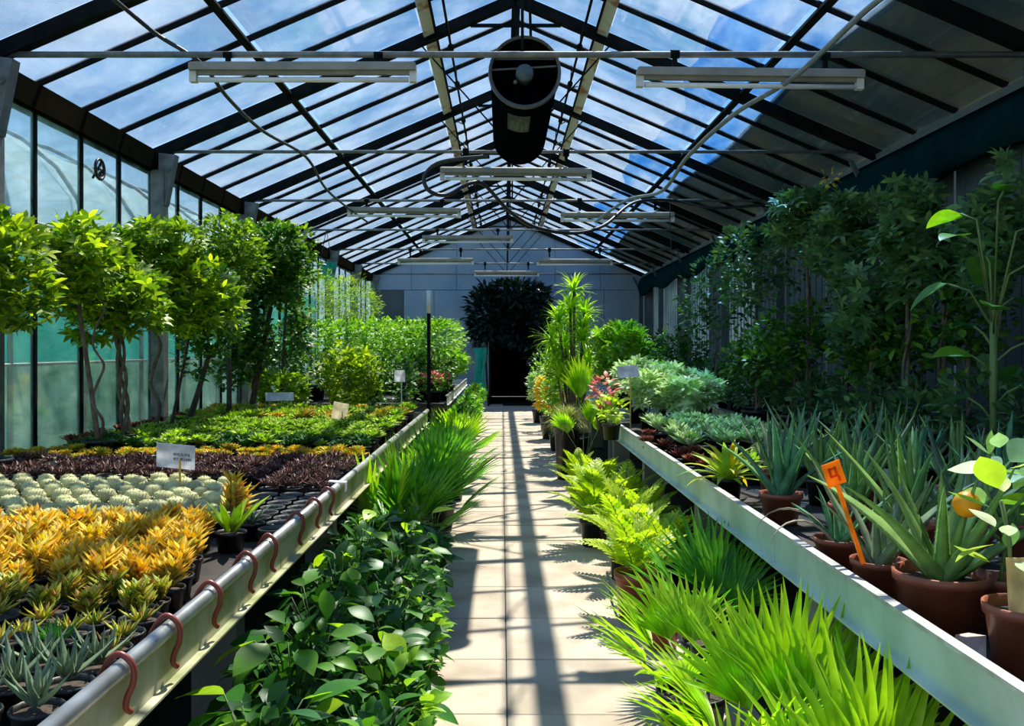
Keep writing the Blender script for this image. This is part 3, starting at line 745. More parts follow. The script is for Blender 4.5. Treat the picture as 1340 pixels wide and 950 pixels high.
# ================================================================== plant kits
def potgeo(rt, rb, h, n=18):
    return glathe([(0.001, 0), (rb, 0), (rt * .96, h * .84), (rt * 1.03, h * .84), (rt * 1.05, h), (rt * .97, h), (rt * .93, h * .8)], n)
def soilgeo(rt, h, n=14): return glathe([(rt * .94, h * .82), (rt * .5, h * .87), (0.001, h * .88)], n)
def potparts(rt, rb, h, m, n=18):
    b = MB(); b.add(*potgeo(rt, rb, h, n)); c = MB(); c.add(*soilgeo(rt, h, n))
    return [Part('pot', b.mesh('pot', m)), Part('soil', c.mesh('soil', soilpot_m))]

def rosette(mb, n, L_, W, el0, el1, z, kind='spoon', th=.008, droop=-.3, seed=0, r0=.01, x=0, y=0, nseg=4, s0=1.):
    r = random.Random(seed)
    for i in range(n):
        t = i / n; az = i * 2.39996 + r.uniform(-.15, .15); el = el0 + (el1 - el0) * t + r.uniform(-.12, .12)
        s = s0 * (1 - .45 * t) * r.uniform(.85, 1.1)
        mb.add(*gleaf(L_, W, droop, kind, nseg, .25, th), RM(az, el, r.uniform(-.2, .2), (x + r0 * math.cos(az), y + r0 * math.sin(az), z), s))

def gold_kit(seed, m, hgt=1.0):
    r = random.Random(seed); lf = MB(); st = MB()
    for q in range(7):
        a = r.uniform(0, 6.28); rr = r.uniform(0, .035); x, y = rr * math.cos(a), rr * math.sin(a); h = r.uniform(.03, .065) * hgt
        st.add(*gtube([(x * .5, y * .5, .06), (x, y, .06 + h)], .003, 5))
        for k in range(4):
            z = .065 + h * (k + .6) / 4
            rosette(lf, 5, .058, .021, .35 + .2 * (k == 3), 1.1, z, 'lance', .004, -.2, seed * 31 + q * 7 + k, .002, x, y, 3)
    return potparts(.05, .04, .065, pot_black, 12) + [Part('stems', st.mesh('stems', stem_m)), Part('leaves', lf.mesh('leaves', m), kind='stuff')]
def ros_kit(seed, m, n=26, L_=.06, W=.028, z=.07, el=(.15, 1.3), heads=1, kind='spoon', potr=.05, poth=.07, potm=None):
    lf = MB(); r = random.Random(seed)
    for q in range(heads):
        a = r.uniform(0, 6.28); rr = 0 if heads == 1 else r.uniform(.015, .04)
        rosette(lf, n, L_, W, el[0], el[1], z + r.uniform(0, .02), kind, .006, -.35, seed * 17 + q, .006, rr * math.cos(a), rr * math.sin(a), 3)
    return potparts(potr, potr * .8, poth, potm or pot_black, 12) + [Part('leaves', lf.mesh('leaves', m), kind='stuff')]
def merged(parts, name, mats):
    """one mesh of a small distant plant, pot and leaves together"""
    me = bpy.data.meshes.new(name); V = []; Fc = []; mi = []; k = 0
    for p, q in zip(parts, mats):
        src = p.me; n = len(src.vertices)
        V += [tuple(v.co) for v in src.vertices]
        for f in src.polygons: Fc.append(tuple(i + k for i in f.vertices)); mi.append(q)
        k += n
    me.from_pydata(V, [], Fc); return me, mi
def merge_kit(parts, name):
    ml = []; idx = []
    for p in parts:
        m = p.me.materials[0]
        if m not in ml: ml.append(m)
        idx.append(ml.index(m))
    me, mi = merged(parts, name, idx)
    for m in ml: me.materials.append(m)
    me.polygons.foreach_set('material_index', mi); me.polygons.foreach_set('use_smooth', [True] * len(mi)); me.update()
    return me
def cactus_kit(seed):
    r = random.Random(seed); R = .046; b = MB(); n = 28; prof = [(.02, .05), (.038, .06), (.047, .08), (.046, .10), (.036, .122), (.018, .132), (.003, .13)]
    V, Fc = glathe(prof, n)
    for i in range(len(V)):
        k = i % n; s = 1.06 if k % 2 == 0 else .9; V[i][0] *= s; V[i][1] *= s
    b.add(V, Fc); body = b.mesh('body', G['cactus'])
    sp_ = MB()
    for j, (pr, pz) in enumerate(prof[1:]):
        for k in range(0, n, 2):
            if j > 3 and k % 4: continue
            a = 2 * PI * k / n; c = Vector((pr * 1.06 * math.cos(a), pr * 1.06 * math.sin(a), pz)); nrm = (c - Vector((0, 0, .085))).normalized()
            for q in range(3):
                d = (nrm + Vector((r.uniform(-1, 1), r.uniform(-1, 1), r.uniform(-1, 1))) * .3).normalized() * .006
                s_ = d.cross(Vector((.3, .5, .8))).normalized() * .003
                sp_.add([tuple(c - s_), tuple(c + s_), tuple(c + d)], [(0, 1, 2)])
    return potparts(.055, .045, .065, pot_black, 12) + [Part('body', body), Part('spines', sp_.mesh('spines', G['spine'], False), kind='stuff')]

ZB = ZT + .002
def ground_px(px, py, z):  # floor-level helper: point on plane z seen at a pixel
    s = (py - CY) / (EYE - z); return Vector(((px - CX) / s, F / s, z))

# --- front: grey green haworthias
kitsH = [ros_kit(300 + i, G['aloegrey'], 18, .115, .03, .065, (.6, 1.4), 1, 'spear') for i in range(3)]
kitsHs = [ros_kit(310 + i, G['goldgreen'], 18, .06, .02, .06, (.3, 1.3), 1, 'spear') for i in range(3)]
kitsHg = [ros_kit(315 + i, G['palmgreen'], 20, .06, .018, .06, (.3, 1.3), 1, 'spear') for i in range(1)]
for r_, Y in enumerate((1.86, 1.99, 2.12)):
    for c_ in range(5):
        x = -.94 - .125 * c_ - rnd.uniform(0, .02)
        if x < -.62 * Y: continue
        inst('haworthia', 'grey green pointed rosette, %s front row, %s from the bench rim' % (ORD[r_ + 1], ORD[c_ + 1]), 'succulent', rnd.choice(kitsH), (x, Y, ZB), rnd.uniform(0, 6), rnd.uniform(.9, 1.1), 'grey green rosettes at the front')
for r_, Y in enumerate((2.24, 2.35, 2.46)):
    for c_ in range(6):
        x = -.96 - .135 * c_ - rnd.uniform(0, .02)
        kk = kitsHg[0] if (r_, c_) == (0, 1) else rnd.choice(kitsHs)
        inst('small_succulent', 'small %s rosette in black pot, %s pot row, %s from the rim' % ('fresh green' if kk is kitsHg[0] else 'yellow green', ORD[r_ + 1], ORD[c_ + 1]), 'succulent', kk, (x, Y, ZB), rnd.uniform(0, 6), rnd.uniform(1.0, 1.3), 'small rosettes in black pots')
# --- olive row at the foot of the golden block
kitsO = [gold_kit(40 + i, G['goldgreen'], .8) for i in range(3)]
for r_, Y in enumerate((2.58, 2.69)):
    for c_ in range(7):
        inst('olive_succulent', 'olive green spiky succulent before the golden block, row %s, %s from rim' % (('one', 'two')[r_], ORD[c_ + 1]), 'succulent', rnd.choice(kitsO), (-1.0 - .14 * c_ - rnd.uniform(0, .03), Y, ZB), rnd.uniform(0, 6), rnd.uniform(.9, 1.15), 'olive succulents before the golden block')
# --- golden block
kitsG = [gold_kit(60 + i, G['gold']) for i in range(5)]
for r_ in range(8):
    Y = 2.80 + .12 * r_
    for c_ in range(13):
        x = -1.02 - .06 * r_ * .5 - .112 * c_ + rnd.uniform(-.015, .015)
        if x < -.60 * Y: continue
        inst('golden_succulent', 'golden orange bushy succulent, %s row of the golden block, %s from the rim' % (ORD[r_ + 1], ORD[c_ + 1]), 'succulent', rnd.choice(kitsG), (x, Y + rnd.uniform(-.01, .01), ZB), rnd.uniform(0, 6), rnd.uniform(1.0, 1.25), 'golden succulents')
# tall golden stem and lime agave by the corner
inst('golden_succulent', 'taller golden succulent standing behind the lime agave', 'succulent', gold_kit(77, G['gold'], 2.2), (-1.17, 3.98, ZB), 0, 1.25)
lf = MB(); rosette(lf, 12, .17, .04, .75, 1.4, .07, 'lance', .008, .15, 5, .01, nseg=6)
inst('lime_agave', 'lime yellow upright agave beside the empty black pots', 'succulent', potparts(.055, .045, .07, pot_black, 14) + [Part('leaves', lf.mesh('leaves', G['lime']))], (-1.08, 3.62, ZB), .4, 1.1)
lf = MB(); rosette(lf, 14, .13, .03, .2, 1.2, .07, 'spear', .008, .1, 6, .01, nseg=5)
inst('pale_agave', 'pale grey green agave right behind the lime one', 'succulent', potparts(.055, .045, .07, pot_black, 14) + [Part('leaves', lf.mesh('leaves', G['aloegrey']))], (-1.06, 3.84, ZB), 1.4, 1.0)
# empty black pots
ep = potparts(.055, .045, .07, mat('dusty black pot', (.05, .05, .05), (.10, .10, .095), .5), 14)[:1]
for r_ in range(8):
    for c_ in range(3):
        if r_ < 2 and c_ > 0: continue
        inst('empty_pot', 'empty black pot by the rim, %s row back, %s from the rim' % (ORD[r_ + 1], ORD[c_ + 1]), 'pot', ep, (-.94 - .125 * c_, 3.72 + .125 * r_, ZB), 0, 1, 'empty black pots by the rim')
# --- cacti
kc = [cactus_kit(i) for i in range(4)]
for r_ in range(9):
    Y = 3.92 + .125 * r_
    for c_ in range(15):
        x = -1.22 - .02 * r_ - .122 * c_ - (.06 if r_ % 2 else 0) + rnd.uniform(-.015, .015)
        if x < -.60 * Y or (c_ < 1 and r_ > 5): continue
        inst('round_cactus', 'round cream spined cactus, %s row of the cactus block, %s from the rim' % (ORD[r_ + 1], ORD[c_ + 1]), 'cactus', rnd.choice(kc), (x, Y + rnd.uniform(-.012, .012), ZB), rnd.uniform(0, 6), rnd.uniform(.84, 1.0), 'round cacti')
# --- dark purple
kp = [merge_kit(ros_kit(100 + i, G['purple'], 12, .06, .016, .075, (.1, 1.2), 4), 'purple_succulent') for i in range(4)]
for r_ in range(6):
    Y = 5.2 + .13 * r_
    for c_ in range(17):
        x = -.97 - .132 * c_ + rnd.uniform(-.015, .015)
        if x < -.60 * Y: continue
        inst('purple_succulent', 'dark purple bushy succulent, %s purple row, %s from the rim' % (ORD[r_ + 1], ORD[c_ + 1]), 'succulent', rnd.choice(kp), (x, Y, ZB), rnd.uniform(0, 6), rnd.uniform(.9, 1.2), 'dark purple succulents')
for r_ in range(3):
    for c_ in range(3):
        inst('purple_succulent', 'dark purple succulent behind the empty black pots, %s short row, %s from rim' % (ORD[r_ + 1], ORD[c_ + 1]), 'succulent', rnd.choice(kp), (-.97 - .13 * c_, 4.80 + .13 * r_, ZB), rnd.uniform(0, 6), 1.0, 'dark purple succulents behind the empty pots')
# --- amber cushions
ka = [merge_kit(ros_kit(130 + i, G['amber'], 26, .05, .024, .08, (.1, 1.3), 3), 'amber_succulent') for i in range(4)]
for r_ in range(3):
    Y = 6.0 + .15 * r_
    for c_ in range(16):
        x = -.99 - .15 * c_ + rnd.uniform(-.02, .02)
        if x < -.60 * Y: continue
        inst('amber_succulent', 'amber tipped cushion succulent, %s amber row, %s from the rim' % (ORD[r_ + 1], ORD[c_ + 1]), 'succulent', rnd.choice(ka), (x, Y, ZB), rnd.uniform(0, 6), rnd.uniform(.9, 1.2), 'amber cushion succulents')
# --- green rosettes
kg = [merge_kit(ros_kit(150 + i, G['rosette'], 24, .085, .045, .10, (0, 1.0), 3), 'green_rosette') for i in range(4)]
kd = [merge_kit(ros_kit(160 + i, G['darkrosette'], 24, .085, .045, .09, (.1, 1.25), 2), 'dark_rosette') for i in range(3)]
for r_ in range(13):
    Y = 6.5 + .165 * r_
    for c_ in range(14):
        x = -1.02 - .165 * c_ + rnd.uniform(-.02, .02)
        if x < -.60 * Y or x < -3.1: continue
        dk = r_ < 3 and rnd.random() < .75
        inst('dark_rosette' if dk else 'green_rosette', '%s rosette plant, %s green row, %s from the rim' % ('dark green' if dk else 'light green', ORD[r_ + 1], ORD[c_ + 1]), 'succulent', rnd.choice(kd if dk else kg), (x, Y, ZB), rnd.uniform(0, 6), rnd.uniform(.9, 1.25), 'dark green rosettes' if dk else 'light green rosettes')
# --- far golden green rows
kf = [merge_kit(ros_kit(180 + i, m_, 22, .09, .04, .10, (.2, 1.3), 2), 'far_succulent') for i, m_ in enumerate((G['amber'], G['lime'], G['rosette'], G['goldgreen']))]
for r_ in range(9):
    Y = 8.7 + .18 * r_
    for c_ in range(13):
        x = -1.03 - .17 * c_ + rnd.uniform(-.02, .02)
        if x < -3.15: continue
        inst('far_succulent', 'yellow and green rosette near bench end, %s far row, %s from the rim' % (ORD[r_ + 1], ORD[c_ + 1]), 'succulent', rnd.choice(kf), (x, Y, ZB), rnd.uniform(0, 6), rnd.uniform(.95, 1.3), 'yellow green rosettes at the bench end')
# red ones by the wall
kr = [merge_kit(ros_kit(190 + i, G['red'], 20, .08, .04, .09, (.2, 1.2), 2), 'red_succulent') for i in range(2)]
for i in range(9):
    inst('red_succulent', 'dark red rosette at the back edge of the left bench, %s along' % ORD[i + 1], 'succulent', kr[i % 2], (-3.2 + .02 * (i % 2), 6.7 + .3 * i, ZB), i * 1.3, 1.1, 'dark red rosettes by the wall')

# ================================================================== signs
def sign(name, label, w, h, loc, rz, tiltx, stakem, cardm, zbase, writing=False, roll=0.0):
    ps = []
    b = MB(); b.add(*gbox(w, .003, h, (0, 0, 0))); cp = Part('card', b.mesh('card', cardm, False))
    if writing:
        t = MB(); rr = random.Random(3)
        for row, (z, x0, x1) in enumerate(((.012, -.01, .075), (-.014, -.01, .082))):
            x = x0
            while x < x1:
                if rr.random() < .15: x += .008; continue
                hh = .014
                t.add(*gbox(.0022, .001, hh, (x, -.0025, z)))
                if rr.random() < .7: t.add(*gbox(.0022, .001, hh, (x + .005, -.0025, z)))
                t.add(*gbox(.006, .001, .0022, (x + .0025, -.0025, z + rr.choice((-.006, 0, .006)))))
                if rr.random() < .5: t.add(*gbox(.006, .001, .0022, (x + .0025, -.0025, z + rr.choice((-.006, .006)))))
                x += .0095
        cp.subs.append(Part('writing', t.mesh('writing', ink, False)))
    cp.M = Matrix.Rotation(tiltx, 4, 'X') @ Matrix.Rotation(roll, 4, 'Y')
    ps.append(cp)
    b = MB(); b.add(*gbox(.01, .004, loc[2] - zbase, (.02, .006, -(loc[2] - zbase) / 2))); ps.append(Part('stake', b.mesh('stake', stakem, False)))
    return inst(name, label, 'sign', ps, loc, rz)
p = P(230, 597, 4.75); sign('plant_sign', 'white card sign with two dark lines of writing on yellow stake, above cacti', .20, .135, p, .0, .25, stake_y, paper, ZT + .03, True, .10)
p = P(366, 519, 9.9); sign('plant_sign', 'folded white card lying above the far yellow succulents', .30, .10, p, .3, -.5, white_m, paper, ZT + .02)
p = P(445, 538, 8.3); sign('plant_sign', 'blank cream card on a stake in the far rosettes', .14, .16, p, 0, .2, stake_y, cream_card, ZT + .03, roll=.2)
p = P(523, 492, 10.2); sign('plant_sign', 'small white card on stake near the left bench end', .12, .13, p, 0, .1, white_m, paper, ZT + .03)
p = P(822, 486, 8.2); sign('plant_sign', 'pale blue white card on stake among right bench shrubs', .19, .12, p, 0, -.5, stake_y, paper, ZT + .03, roll=-.1)
p = P(255, 575, 6.9)
p = P(68, 605, 5.7); sign('plant_sign', 'small cream card on yellow stake beside the purple succulents at left', .06, .07, p, 0, .2, stake_y, cream_card, ZT + .03)
# orange tag in aloe pot
b = MB(); b.add(*gbox(.062, .004, .075)); tp = Part('tag_head', b.mesh('tag_head', tag_o, False))
b = MB()
for q in ((-.012, .012, .008, .03), (.008, .012, .008, .03), (-.002, .022, .024, .007), (-.002, -.002, .022, .007), (.012, -.012, .008, .018)): b.add(*gbox(q[2], .002, q[3], (q[0], -.003, q[1] - .005)))
tp.subs.append(Part('printed_mark', b.mesh('printed_mark', tag_r, False)))
b = MB(); b.add(*gbar((0, 0, -.036), (0, 0, -.30), .013, .006, (0, 1, 0))); sk = Part('stake', b.mesh('stake', tag_o, False))
T0 = P(1091, 620, 2.85)
inst('plant_tag', 'bright orange plant tag leaning in an aloe pot on the right bench', 'tag', [tp, sk], T0, .1, 1.0, tilt=(0, -.33))

# ================================================================== aloes on the right bench
def aloe_leaf(m, L_, W, droop, teeth=.004):
    b = MB(); b.add(*gleaf(L_, W, droop, 'spear', 9, .35, W * .28, 0, teeth)); return b.mesh('leaf', m)
AL = {}
for nm in ('aloe', 'aloeblue', 'aloegrey'):
    AL[nm] = [aloe_leaf(G[nm], .5, .078, d) for d in (-.15, .1, .35)]
dryleaf = aloe_leaf(G['dry'], .42, .035, 2.1, 0)
def aloe(label, px, py, Y, potr, poth, kind, n, Ls, seed, el=(.75, 1.45), terr=True, spread=1.0, group=None, zb=None, extra=()):
    """px,py = pot rim centre"""
    p = P(px, py, Y); r = random.Random(seed)
    ps = potparts(potr, potr * .76, poth, pot_terra if terr else pot_black, 24)
    for i in range(n):
        t = i / max(1, n - 1); az = i * 2.4 + r.uniform(-.3, .3); e_ = el[0] + (el[1] - el[0]) * t + r.uniform(-.12, .12)
        me = r.choice(AL[kind]); s = Ls / .5 * r.uniform(.75, 1.08) * (1 - .25 * t * (n > 8))
        ps.append(Part('leaf', me, RM(az, e_, 0, (.018 * math.cos(az), .018 * math.sin(az), poth * .84), s)))
    ps += list(extra)
    return inst('potted_aloe', label, 'aloe', ps, (p.x, Y, ZB), 0, 1.0, group)
aloe('large open aloe in wide terracotta pot, leaves spreading', 1232, 765, 2.62, .128, .165, 'aloe', 12, .50, 4, (.72, 1.4),
     extra=[Part('leaf', dryleaf, RM(.35, .55, 0, (.03, 0, .14), 1.0), label='dry brown leaf stretching right')])
aloe('aloe in terracotta pot holding the orange tag', 1150, 738, 2.92, .085, .13, 'aloegrey', 9, .40, 5, (.8, 1.4))
aloe('squat blue grey aloe left of the orange tag, two dry leaves over rim', 1098, 712, 3.25, .085, .13, 'aloeblue', 11, .26, 6, (.7, 1.4),
     extra=[Part('leaf', dryleaf, RM(2.9, 1.05, 0, (-.03, 0, .12), .8), label='bent dry grey leaf over the rim'), Part('leaf', dryleaf, RM(3.2, .9, 0, (-.03, -.02, .12), .7), label='lower bent dry leaf over the rim')])
aloe('tall blue green aloe in terracotta pot next to the yellow bromeliad', 1022, 655, 4.2, .095, .14, 'aloeblue', 14, .50, 7, (.9, 1.5))
aloe('tall aloe directly behind the orange tag', 1115, 655, 3.9, .095, .14, 'aloe', 13, .48, 8, (.9, 1.5))
aloe('tall aloe behind the large open aloe, slightly left', 1190, 668, 3.5, .095, .14, 'aloe', 12, .46, 9, (.9, 1.5))
aloe('grey tipped aloe behind the large open aloe, slightly right', 1265, 678, 3.45, .095, .14, 'aloegrey', 12, .50, 10, (.8, 1.5))
kk = 0
for (px, Y) in ((1075, 4.7), (1135, 4.8), (1195, 4.6), (1250, 4.45), (1055, 5.3), (1110, 5.5), (1165, 5.4), (1012, 5.0), (1310, 4.1), (1330, 3.55), (1215, 5.2)):
    kk += 1
    aloe('tall narrow aloe in the dense rear aloe rows of right bench, %s planted' % ORD[kk], px, 640, Y, .08, .13, ('aloeblue', 'aloe', 'aloegrey')[kk % 3], 11, .46, 20 + kk, (.9, 1.5), kk % 2 == 0, group='aloes in the rear rows')
# terracotta pots at the right edge
ps = potparts(.10, .078, .165, pot_terra, 28)
b = MB(); b.add(*gbox(.10, .006, .15)); ps.append(Part('label_board', b.mesh('label_board', beige_card, False), Matrix.Translation((.0, .0, .205)) @ Matrix.Rotation(-.1, 4, 'X')))
b = MB(); b.add(*gtube([(-.03, .02, .13), (-.035, .02, .32), (-.05, .03, .42)], .005, 6)); ps.append(Part('stem', b.mesh('stem', stem_m)))
# broad lime leaves on this plant
r = random.Random(11)
bl = MB(); bl.add(*gleaf(.11, .065, .35, 'ovate', 7, .12)); blm = bl.mesh('leaf', G['cream'])
bl2 = MB(); bl2.add(*gleaf(.09, .05, -.2, 'ovate', 7, .18)); blm2 = bl2.mesh('leaf', G['cream'])
for i in range(16):
    az = i * 2.4; z = .24 + .018 * i
    ps.append(Part('leaf', (blm, blm2)[i % 2], RM(az, r.uniform(-.3, .9), r.uniform(-.5, .5), (-.04 + .04 * math.cos(az), .02 + .04 * math.sin(az), z), r.uniform(.8, 1.2))))
p = P(1345, 798, 2.28)
inst('potted_citrus', 'broad leaved lime green plant in terracotta pot with beige label board, right edge', 'plant', ps, (p.x, 2.28, ZB))
ps = potparts(.07, .055, .15, pot_terra, 24)
b = MB(); b.add(*gtube([(0, 0, .12), (.02, .0, .25), (-.03, .02, .40), (-.02, .02, .5)], .006, 6)); b.add(*gtube([(.01, 0, .25), (-.06, -.02, .30)], .004, 6)); ps.append(Part('stem', b.mesh('stem', stem_m)))
for (az, el_, x, y_, z, s, ro) in ((3.3, .1, -.03, .0, .37, 1.15, 1.2), (2.9, .6, -.02, .02, .50, .9, -.3), (1.0, 1.2, -.02, .02, .5, .8, 1.0), (.2, .3, 0, 0, .42, 1.2, .3), (-.5, .2, 0, .02, .36, 1.2, -.6), (.5, .5, .03, 0, .48, 1.3, .7), (2.2, .2, -.0, 0, .30, .8, .5), (5.2, .1, 0, 0, .45, 1.1, -.2), (.0, .8, .04, .0, .40, 1.2, .2), (4.2, .5, 0, 0, .52, 1.0, .2), (1.5, .4, 0, 0, .44, 1.1, -.8)):
    ps.append(Part('leaf', blm if s > 1 else blm2, RM(az, el_, ro, (x, y_, z), s * 1.0)))
p = P(1308, 755, 2.62)
pc = inst('potted_citrus', 'lime and white leaved citrus in slim terracotta pot bearing the orange', 'plant', ps, (p.x, 2.62, ZB))
fr = P(1265, 660, 2.56)
b = MB(); pr = [(max(.001, .037 * math.sin(PI * i / 12)), -.037 * math.cos(PI * i / 12)) for i in range(13)]; b.add(*glathe(pr, 24)); fo = b.mesh('orange_fruit', orange_m)
b = MB(); b.add(*gtube([tuple(Vector((p.x - .06, 2.60, ZB + .30)) - fr), (0.01, 0.0, .036)], .003, 6)); 
inst('orange_fruit', 'round ripe orange hanging among the aloe leaves', 'fruit', [Part('rind', fo), Part('stalk', b.mesh('stalk', stem_m))], fr)
# small crumpled pale wrapper
b = MB(); rr = random.Random(2); V, Fc = gbox(.05, .05, .07)
V = V + np.array([[rr.uniform(-.008, .008) for _ in range(3)] for _ in V]); b.add(V, Fc)
p = P(1283, 850, 2.35); inst('plastic_cup', 'small pinkish crumpled cup between the terracotta pots and rim', 'cup', b.mesh('plastic_cup', mat('pinkish plastic', (.7, .5, .45), (.8, .7, .66), .3), False), (1.2, 2.33, ZB + .037), .3)

# yellow bromeliad and others on right bench
def bromeliad(label, px, Y, m, R, n, seed, potm=pot_black, el=(.15, 1.3), W=.035, pr=.075, ph=.13, name='bromeliad'):
    r = random.Random(seed); x = (px - CX) * Y / F
    ps = potparts(pr, pr * .8, ph, potm, 18)
    mes = []
    for d in (.5, .9):
        b = MB(); b.add(*gleaf(R, W, d, 'lance', 7, .25)); mes.append(b.mesh('leaf', m))
    for i in range(n):
        t = i / n; ps.append(Part('leaf', mes[i % 2], RM(i * 2.4, el[0] + (el[1] - el[0]) * t + r.uniform(-.1, .1), 0, (0, 0, ph * .9), r.uniform(.8, 1.1))))
    return inst(name, label, 'plant', ps, (x, Y, ZB))
bromeliad('yellow green bromeliad with orange outer leaves in black pot', 952, 4.75, G['bromeliad'], .27, 38, 3, W=.042)
bromeliad('smaller green bromeliad behind the yellow one', 985, 5.4, G['lime'], .16, 18, 4)
for i, (px, Y) in enumerate(((905, 5.6), (890, 6.0), (915, 6.1), (870, 6.5), (925, 5.4), (850, 6.8), (845, 7.3))):
    x = (px - CX) * Y / F
    inst('red_succulent', 'dark red rosette near the right bench rim, %s from the bromeliad' % ORD[i + 1], 'succulent', kr[i % 2], (x, Y, ZB), i, 1.0, 'dark red rosettes by the right rim')
kv = [merge_kit(ros_kit(210 + i, G['variegated'], 24, .09, .04, .12, (.2, 1.3), 3), 'pale_cushion') for i in range(3)]
i = 0
for Y in (6.0, 6.5, 7.0, 7.5):
    for x in (1.32, 1.52, 1.72, 1.92):
        i += 1
        if i > 22: break
        inst('pale_cushion', 'pale green cushion plant mid right bench, %s row back, %s from rim' % (ORD[int((Y - 5.5) * 2)], ORD[int((x - 1.1) / .2) + 0]), 'plant', rnd.choice(kv), (x + rnd.uniform(-.03, .03) - .05, Y, ZB), i, 1.45, 'pale green cushion plants')

# ================================================================== generic shrubs / trees
def foliage(mb, c, rad, n, leaf, r, shell=.55, up=.3):
    for i in range(n):
        while True:
            d = Vector((r.uniform(-1, 1), r.uniform(-1, 1), r.uniform(-1, 1)))
            if .05 < d.length <= 1: break
        q = d.length; d.normalize(); q = shell + (1 - shell) * q
        # lumpy outline
        lump = 1 + .22 * math.sin(5 * d.x + 3 * d.y + c[0] * 9) * math.sin(4 * d.z + 5 * d.y + c[2] * 7)
        p_ = Vector(c) + Vector((d.x * rad[0], d.y * rad[1], d.z * rad[2])) * q * lump
        az = math.atan2(d.y, d.x) + r.uniform(-.9, .9); el = d.z * .7 + up + r.uniform(-.6, .5)
        mb.add(*leaf[i % len(leaf)], RM(az, el, r.uniform(-.8, .8), p_, r.uniform(.7, 1.25)))
def whorlgeo(n, L_, W, droop=.5):
    b = MB()
    for i in range(n): b.add(*gleaf(L_, W, droop, 'lance', 3, .15), RM(i * 2 * PI / n, .15, 0))
    return np.concatenate(b.V), b.F
def tree(name, label, base, trunks, blobs, leafs, m, seed, barkm=bark_m, pot=(.16, .26), group=None, potm=None, cat='tree'):
    """trunks: list of point lists (relative to base); blobs: (centre, radii, leaf count)"""
    r = random.Random(seed); ps = potparts(pot[0], pot[0] * .8, pot[1], potm or pot_black, 18) if pot else []
    for t in trunks:
        b = MB(); pts = smooth_path(t[0], 5); n = len(pts)
        b.add(*gtube(pts, [t[1] * (1 - .45 * i / n) for i in range(n)], 7)); ps.append(Part('trunk', b.mesh('trunk', barkm)))
    b = MB()
    for c, rad, n in blobs: foliage(b, c, rad, n, leafs, r)
    ps.append(Part('foliage', b.mesh('foliage', m), kind='stuff'))
    return inst(name, label, cat, ps, base, group=group)
wh = [whorlgeo(6, .095, .036, .7), whorlgeo(5, .085, .034, 1.0), whorlgeo(5, .08, .032, .4)]
ov = [gleaf(.085, .045, .4, 'ovate', 3, .2), gleaf(.07, .04, .7, 'ovate', 3, .2)]
ovs = [gleaf(.055, .03, .4, 'ovate', 2, .2), gleaf(.05, .026, .6, 'ovate', 2, .2)]
fine = [gleaf(.07, .012, .4, 'lance', 2, .1), gleaf(.09, .012, .7, 'lance', 2, .1)]
lanc = [gleaf(.13, .035, .7, 'lance', 3, .2), gleaf(.11, .03, .4, 'lance', 3, .2)]

def braid(h, rr=.03, ph=0, lean=0): return [(rr * math.cos(ph + z * 9) + lean * z, rr * math.sin(ph + z * 9), .15 + z * h) for z in [i / 9 for i in range(10)]]
def straight(h, lx=0, ly=0): return [(0, 0, .15), (lx * .3, ly * .3, h * .4), (lx, ly, h)]
def wavy(h, a=.05): return [(a * math.sin(i * 2.0), a * .5 * math.cos(i * 2), .15 + (h - .15) * i / 8) for i in range(9)]
def at(px, Y): return ((px - CX) * Y / F)
WT = ZB
def crown(px0, px1, py0, py1, Y, base, n, seed, k=8, dep=.26, fill=.5):
    """a lumpy crown made of smaller leaf masses inside one real-size ellipsoid"""
    r = random.Random(seed); a = P(px0, py1, Y); c = P(px1, py0, Y); cx, cz = (a.x + c.x) / 2 - base[0], (a.z + c.z) / 2 - base[2]
    rx, rz = (c.x - a.x) / 2, (c.z - a.z) / 2; out_ = []
    for i in range(k):
        an = 2 * PI * i / k + r.uniform(-.3, .3); q = r.uniform(.45, .72) if i < k - 2 else r.uniform(0, .3)
        out_.append(((cx + rx * q * math.cos(an), r.uniform(-dep, dep) * .5, cz + rz * q * math.sin(an)), (rx * fill * r.uniform(.8, 1.15), dep, rz * fill * r.uniform(.7, 1.1)), int(n / k)))
    return out_, cx, cz - rz
def wtree(name, label, box, trunkf, n, leafs, m, seed, barkm=bark_m, basex=None, z0=None, pot=(.11, .15), k=8, fill=.5, extra=(), cat='tree'):
    px0, px1, py0, py1, Y = box; z0 = ZB if z0 is None else z0
    bx_ = at((px0 + px1) / 2 if basex is None else basex, Y); base = (bx_, Y, z0)
    bl_, cx, cz = crown(px0, px1, py0, py1, Y, base, n, seed, k, fill=fill)
    for e_ in extra: bl_ += crown(*e_[:4], Y, base, e_[4], seed + 1, 3)[0]
    tree(name, label, base, [(f(max(.35, cz + .25), cx), rr_) for f, rr_ in trunkf], bl_, leafs, m, seed, barkm, pot, cat=cat)
st_ = lambda h, cx: straight(h, cx)
br_ = lambda ph: (lambda h, cx: braid(h - .15, .028, ph, cx / max(h, .1)))
wv_ = lambda h, cx: wavy(h, .045)
T = G
wtree('money_tree', 'leftmost yellow green tree cut by the picture edge beside left glass', (-70, 50, 268, 475, 5.4), [(st_, .02), (br_(0), .014)], 420, wh, G['treelime'], 1)
wtree('money_tree', 'tree with straight brown trunk and yellow green crown, second from left', (48, 152, 282, 425, 6.5), [(st_, .022), (wv_, .012)], 420, wh, G['treelime'], 2, basex=128)
wtree('money_tree', 'darker rounded tree with braided trunk just left of the second grey column', (95, 215, 325, 465, 7.0), [(br_(0), .018), (br_(2.1), .018), (br_(4.2), .018)], 520, wh, G['tree'], 3, basex=165)
